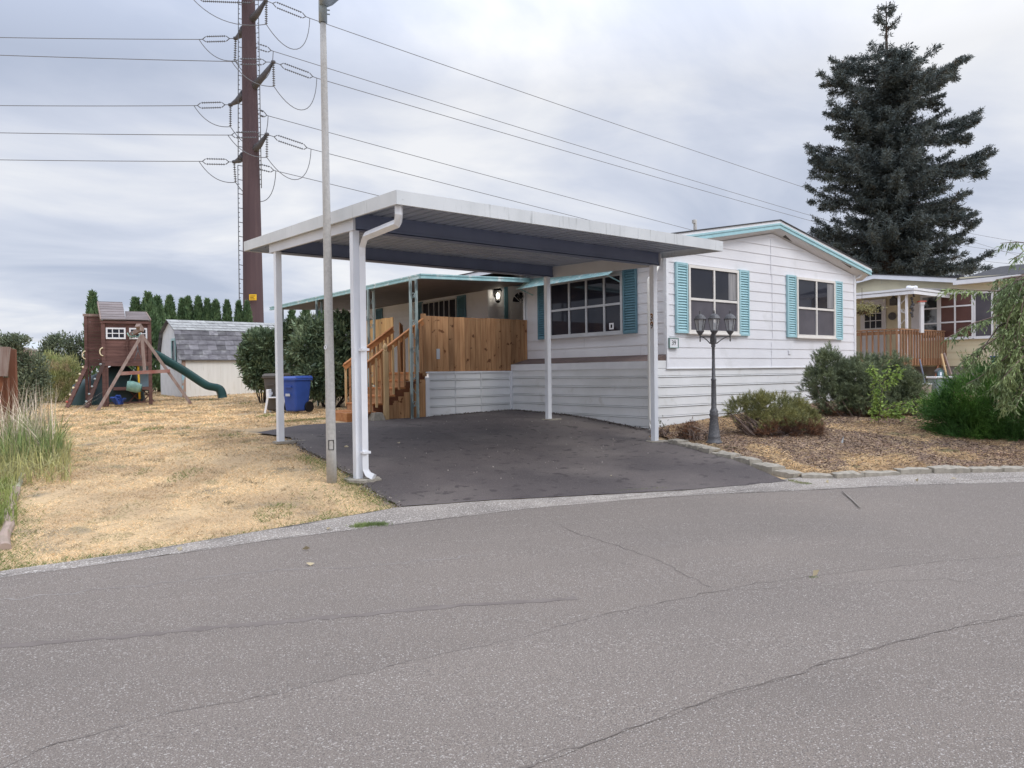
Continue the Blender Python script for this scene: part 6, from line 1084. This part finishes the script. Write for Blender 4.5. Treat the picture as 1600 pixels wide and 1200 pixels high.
# leaning brown boards at the left edge
bo = Th('board_fence', 'short weathered red-brown board fence with a grey leaning plank, cut by the left edge', 'fence', atg(10, 668, 12.9), -YAW)
bm = lambda pts, th_, dd: (lambda m: m)(None)
def slab(px_poly, dd, th_=.03):
    mb = MB(); pts = [at(x, y, d=dd) for x, y in px_poly]; n = len(pts); mb.add([tuple(p) for p in pts]+[tuple(p+fdir*th_) for p in pts], [list(range(n))[::-1], list(range(n, 2*n))]+[(i, (i+1) % n, n+(i+1) % n, n+i) for i in range(n)]); return mb
M_rb = mat('red_brown_boards', (.20, .085, .05), (.15, .065, .04), rough=.85, scale=4, stretch=(3, 3, .4), island=.1)
for nm, poly, dd, m in (('board', [(13, 544), (23, 546), (27, 668), (13, 668)], 12.9, M_rb), ('board', [(5, 590), (12, 590), (13, 668), (4, 668)], 12.8, M_rb), ('board', [(-30, 610), (4, 610), (4, 668), (-30, 668)], 12.75, M_rb), ('grey_plank', [(-30, 541), (14, 542), (9, 588), (-30, 586)], 12.6, M_playg), ('post', [(-30, 588), (2, 588), (2, 612), (-30, 612)], 12.65, M_cedard)): bo.part(nm, slab(poly, dd, .05), m, world=True)
# straw coloured log edging
def edging(pts, wd, hh, m, label):
    mb = MB(); r = random.Random(3); P = [Vector((*p, 0)) for p in wob(g2(*pts), .006, .18)]; vs = []; n = 7
    for i, p in enumerate(P):
        d = (P[min(i+1, len(P)-1)]-P[max(i-1, 0)]).normalized(); s = d.cross(Vector((0, 0, 1))); z = h(p.x, p.y)
        for k in range(n): a = math.pi*k/(n-1); q = p+s*(wd/2*math.cos(a)*(1+r.gauss(0, .05))); vs.append((q.x, q.y, z-.03+hh*math.sin(a)**.6+r.gauss(0, .005)))
    mb.add(vs, [(i*n+k, i*n+k+1, (i+1)*n+k+1, (i+1)*n+k) for i in range(len(P)-1) for k in range(n-1)]); b = 0; mb.f += [list(range(n)), list(range((len(P)-1)*n, len(P)*n))[::-1]]; mb.mi += [0, 0]; mb.sm += [False]*2
    single('edging_strip', mb, m, label, 'edging', vs[0])
edging([(6, 856), (12, 820), (19, 780), (24, 764)], .10, .07, mat('mossy_pinkish_concrete', (.40, .30, .25), (.32, .25, .20), rough=.95, scale=7, c3=(.30, .28, .18), c3scale=6, c3lo=.55, c3hi=.7), 'pinkish brown edging strip in the grass at the left edge, nearest piece')
edging([(26, 762), (33, 735), (39, 712)], .08, .05, mat('pale_mossy_concrete', (.44, .42, .34), (.33, .33, .22), rough=.95, scale=9), 'paler mossy edging strip running on behind the pinkish one')
# tall clump of dead stalks and green blades at the left
o = atg(45, 690, 11.4); t = tree_thing('ornamental_grass', 'tall clump of bleached stalks over arching green blades at the left', 'grass clump', o)
n = 420; c = np.array([tuple(at(x, 668, d=dd_)-o) for x, dd_ in zip(rng.uniform(-10, 85, n), rng.uniform(10.6, 12.2, n))]); 
for i in range(n): c[i, 2] = h(c[i, 0]+o.x, c[i, 1]+o.y)-o.z
def blades(base, n, Hm, lean, w_, m, name, par, segs=4, droop=0.5):
    V = []; a = rng.random(n)*2*math.pi; L_ = rng.uniform(.55, 1.1, n)*Hm; ln = np.abs(rng.normal(size=n))*lean
    dirs = np.c_[np.cos(a), np.sin(a)]; side = np.c_[-dirs[:, 1], dirs[:, 0], np.zeros(n)]
    def pt(t): r_ = ln*L_*t**1.6; z = L_*(t-droop*ln*t**2.4); return base+np.c_[dirs*r_[:, None], z]
    for s in range(segs):
        t0, t1 = s/segs, (s+1)/segs; w0, w1 = w_*(1-t0)**.6, w_*(1-t1)**.6+.0004; V.append(np.stack([pt(t0)-side*w0/2, pt(t0)+side*w0/2, pt(t1)+side*w1/2, pt(t1)-side*w1/2], 1))
    return npmesh(name, np.concatenate(V).reshape(-1, 3), 4, m, par)
blades(c[:210], 210, 1.12, .55, .013, L_straw, 'dead_stalks', t.o, droop=.12)
c2 = np.array([tuple(at(x, 680, d=dd_)-o) for x, dd_ in zip(rng.uniform(0, 95, 1300), rng.uniform(10.2, 12.2, 1300))]); c2[:, 2] = H(c2[:, 0]+o.x, c2[:, 1]+o.y)-o.z
blades(c2[:700], 700, .80, .95, .013, L_green, 'green_blades', t.o, droop=.45)
c3 = np.array([tuple(at(x, 700, d=dd_)-o) for x, dd_ in zip(rng.uniform(-30, 110, 1000), rng.uniform(9.0, 11.8, 1000))]); c3[:, 2] = H(c3[:, 0]+o.x, c3[:, 1]+o.y)-o.z
blades(c3, 1000, .46, 1.0, .012, leafm('yellowed_blades', (.50, .48, .20), (.36, .34, .17), 5, .4, .3), 'yellowed_blades', t.o, droop=.5)
# ------------------------------------------------------------ lawn, litter
def inpoly(x, y, poly):
    ins = np.zeros(len(x), bool); j = len(poly)-1
    for i in range(len(poly)):
        xi, yi = poly[i]; xj, yj = poly[j]; c_ = ((yi > y) != (yj > y)) & (x < (xj-xi)*(y-yi)/(yj-yi+1e-12)+xi); ins ^= c_; j = i
    return ins
lawn_poly = edgeL+drL[1:]+[(4.3, 14), (6.0, 13.6), (6.2, 15), (8, 15.5), (8, 22), (9.5, 25), (9, 33), (-14, 40), (-16, 8)]
def npn(x, y, s, sd=0):      # cheap smooth value noise
    a = 0
    for k, (fx, fy, ph) in enumerate(((1, .3, 0), (-.4, 1.1, 1.7), (1.7, 1.3, 4.1), (2.9, -2.3, 2.2), (-3.7, 3.1, .6))): a = a+np.sin(x*s*fx+y*s*fy+ph+sd)/(1+.45*k)
    return a/2.4
def scatter(n, near, far, x0, x1):
    d = np.exp(rng.uniform(math.log(near), math.log(far), n)); px_ = rng.uniform(x0, x1, n); r = (px_-800)/FPX*d
    return fdir.x*d+rdir.x*r, fdir.y*d+rdir.y*r, d
x, y, d = scatter(250000, 5.0, 28, -140, 700); k = inpoly(x, y, lawn_poly); x, y, d = x[k], y[k], d[k]
dens = npn(x, y, 1.5); bare = npn(x, y, 2.7, 3); k = (bare+rng.normal(size=len(x))*.35 < .55) ; x, y, d, dens = x[k], y[k], d[k], dens[k]
xa, ya = np.array([p[0] for p in edgeL]), np.array([p[1] for p in edgeL]); ed = y-np.interp(x, xa, ya); left = .9-(x-fdir.x*0)  
gx = x*rdir.x+y*rdir.y; lx_ = gx/d*FPX+800
gprob = np.clip((.28-ed)/.25, 0, 1)*.75+np.clip((70-lx_)/90, 0, 1)*.8+(npn(x, y, 2.2, 9) > .75)*.5+np.exp(-((x-4.0)**2+(y-8.0)**2)/.3)*.4
gr_ = rng.random(len(x)) < gprob
def tufts(x, y, d, hh, w_, lean, m, name, off=-.022):
    n = len(x); z = H(x, y)+off; a = rng.random(n)*6.283; D = np.c_[np.cos(a)*lean, np.sin(a)*lean, np.ones(n)*rng.uniform(.3, 1, n)]
    o = npmesh(name, tris(np.c_[x, y, z], D, rng.uniform(.5, 1.2, n)*hh*np.clip(d/9, .85, 2.0), w_*np.clip(d/8, .8, 2.6)), 3, m); o['kind'] = 'stuff'; return o
k = gr_; br_ = (~k) & ((npn(x, y, 7.5, 2)+.5*npn(x, y, 17, 4)+rng.normal(size=len(x))*.2) > .78); tufts(x[~k & ~br_], y[~k & ~br_], d[~k & ~br_], .034, .006, 1.1, L_lawn, 'dry_grass'); tufts(x[br_], y[br_], d[br_], .045, .006, .9, leafm('brown_matted_blades', (.24, .19, .10), (.34, .25, .14), 4, .4, .1), 'matted_grass'); tufts(x[k], y[k], d[k], .055, .007, .8, L_lawng, 'green_grass')
q_ = np.exp(rng.uniform(math.log(7.2), math.log(11.5), 2600)); r_ = (rng.uniform(-60, 22, 2600)-800)/FPX*q_; gx_, gy_ = fdir.x*q_+rdir.x*r_, fdir.y*q_+rdir.y*r_
o_ = blades(np.c_[gx_, gy_, H(gx_, gy_)-.02], 2600, .20, .8, .010, leafm('rank_grass', (.34, .37, .12), (.22, .28, .08), 3, .4, .3, c3=(.50, .46, .26)), 'rank_grass', None, droop=.5); o_['kind'] = 'stuff'
# green tuft on the shoulder and along the driveway edge
def line_tufts(pts, n, sp_, hh, m, name, wd=.006):
    P = np.array(g2(*pts)); t_ = rng.random(n)*(len(P)-1); i = np.minimum(t_.astype(int), len(P)-2); f = (t_-i)[:, None]; q = P[i]*(1-f)+P[i+1]*f+rng.normal(size=(n, 2))*sp_
    o = tufts(q[:, 0], q[:, 1], np.full(n, 8.), hh, wd, .7, m, name, off=.0); return o
line_tufts([(556, 824), (575, 821), (602, 820)], 1500, .035, .05, L_green, 'shoulder_grass')
line_tufts([(470, 712), (505, 727), (545, 755), (600, 790)], 1800, .09, .05, L_lawng, 'driveway_edge_grass')
line_tufts([(965, 768), (1010, 765), (1045, 763)], 500, .02, .03, L_lawng, 'crack_grass')
line_tufts([(1266, 904), (1275, 902)], 120, .012, .02, L_green, 'road_crack_grass')
line_tufts([(1232, 751), (1248, 755), (1266, 757)], 700, .03, .035, L_lawng, 'corner_grass')
line_tufts([(430, 660), (500, 655), (560, 652)], 1200, .12, .06, L_lawng, 'step_grass')
# mulch chips and dry needles
bp = [(p[0], p[1]) for p in bedlow[:-1]]+[(24, -2), (22, 5), (19.5, 8.5), (18, 9.4), (10.6, 9.4)]
x, y, d = scatter(110000, 9.5, 20, 1030, 1680); k = inpoly(x, y, bp); x, y, d = x[k], y[k], d[k]; z = H(x, y)+.032; n = len(x); a = rng.random(n)*6.28
o = npmesh('mulch_litter', leaves(np.c_[x, y, z], np.c_[np.cos(a), np.sin(a), rng.normal(size=n)*.25+.1], rng.uniform(.012, .05, n)*np.clip(d/12, .8, 1.6), rng.uniform(.006, .022, n), .4), 4, L_litter); o['kind'] = 'stuff'
k = (npn(x, y, 1.4, 5) > .1) | (rng.random(n) < .15); P = np.c_[x, y, z][k]; m_ = len(P); a = rng.random(m_)*6.28; o = npmesh('dry_needle_litter', tris(P, np.c_[np.cos(a), np.sin(a), rng.uniform(0, .4, m_)], rng.uniform(.05, .13, m_), .006), 3, L_lawn); o['kind'] = 'stuff'
# gravel at the foot of the skirting
gp = np.array([(8.3, 13.58), (10.42, 13.58), (10.42, 9.5)]); pts = []
for (a, b) in zip(gp[:-1], gp[1:]): L_ = np.linalg.norm(b-a); t_ = rng.random(int(L_*420))[:, None]; pts.append(a*(1-t_)+b*t_+rng.normal(size=(len(t_), 2))*[.05, .05]-[.02, .02])
q = np.concatenate(pts); P = np.c_[q, H(q[:, 0], q[:, 1])+.012]; V = []
Dv = unit(rng.normal(size=(len(P), 3))); o = npmesh('gravel_strip', leaves(P, Dv, rng.uniform(.015, .04, len(P)), rng.uniform(.015, .03, len(P)), .6), 4, leafm('gravel_bits', (.20, .17, .15), (.12, .10, .09), 9, .6, 0)); o['kind'] = 'stuff'
P_ = np.array(drL[:6]); t_ = rng.random(900)*(len(P_)-1); i_ = t_.astype(int); f_ = (t_-i_)[:, None]; q = P_[i_]*(1-f_)+P_[i_+1]*f_+rng.normal(size=(900, 2))*.05
o = npmesh('edge_gravel', leaves(np.c_[q, H(q[:, 0], q[:, 1])+.006], unit(rng.normal(size=(900, 3))), rng.uniform(.012, .035, 900), rng.uniform(.012, .028, 900), .6), 4, leafm('edge_bits', (.16, .14, .13), (.30, .26, .22), 9, .6, 0)); o['kind'] = 'stuff'
a_ = rng.random((260, 2)); gx_ = 4.6+a_[:, 0]*5.2; gy_ = 7.4+a_[:, 1]*5.6; o = npmesh('driveway_pebbles', leaves(np.c_[gx_, gy_, H(gx_, gy_)+.014], unit(rng.normal(size=(260, 3))), rng.uniform(.010, .028, 260), rng.uniform(.01, .02, 260), .5), 4, leafm('pale_pebbles', (.45, .41, .36), (.30, .26, .22), 9, .5, 0)); o['kind'] = 'stuff'
# stick, rock, plastic scrap, fallen leaves
a = G(1316, 770); b = G(1344, 796); mb = MB(); mb.tube([Vector((a.x, a.y, h(a.x, a.y)+.02)), Vector(((a.x+b.x)/2+.02, (a.y+b.y)/2, h(b.x, b.y)+.025)), Vector((b.x, b.y, h(b.x, b.y)+.018))], [.007, .011, .006], 6); single('fallen_stick', mb, mat('pale_stick', (.30, .27, .24), (.22, .19, .17), scale=20), 'pale bare stick lying on the road near the curb stones', 'stick', tuple(a))
a = G(1315, 695); mb = MB(); mb.add([(a.x-.05, a.y, a.z), (a.x+.05, a.y, a.z), (a.x+.04, a.y+.05, a.z), (a.x+.03, a.y-.02, a.z+.14), (a.x-.04, a.y-.03, a.z)], [(0, 4, 3), (4, 1, 3), (1, 2, 3), (2, 0, 3), (0, 2, 1, 4)]); single('white_rock', mb, M_rock, 'pointed grey-white rock standing in the mulch bed', 'rock', tuple(a))
lp_ = [(285, 862), (472, 862), (510, 828), (955, 746), (1270, 905), (1430, 752), (1290, 756), (1485, 750), (545, 700), (560, 682), (620, 694), (492, 884)]
LFL = ['near the left end of the road shoulder', 'on the road below the shoulder grass tuft', 'beside the shoulder grass tuft', 'at the top edge of the shoulder below the driveway', 'at the grassy spot in the road crack', 'close to the curb stones left of the juniper', 'where the driveway corner meets the curb stones', 'close to the curb stones below the juniper', 'on the driveway just left of the front left carport post', 'on the driveway high beside the front left carport post', 'on the driveway right of the front left carport post', 'on the road, lower of the two below the grass tuft']
for i, (px_, py_) in enumerate(lp_):
    a = G(px_, py_); V = leaves(np.array([[0, 0, 0.]]), np.array([[random.gauss(0, 1), random.gauss(0, 1), .1]]), .07, .045, .25); o = npmesh('fallen_leaf', V, 4, mat('dry_leaf', (.50, .44, .30), (.38, .30, .18), scale=9)); o.location = (a.x, a.y, a.z+.022); o['label'] = 'small dry leaf '+LFL[i]; o['category'] = 'leaf'; o['group'] = 'dry leaves scattered on the pavement'
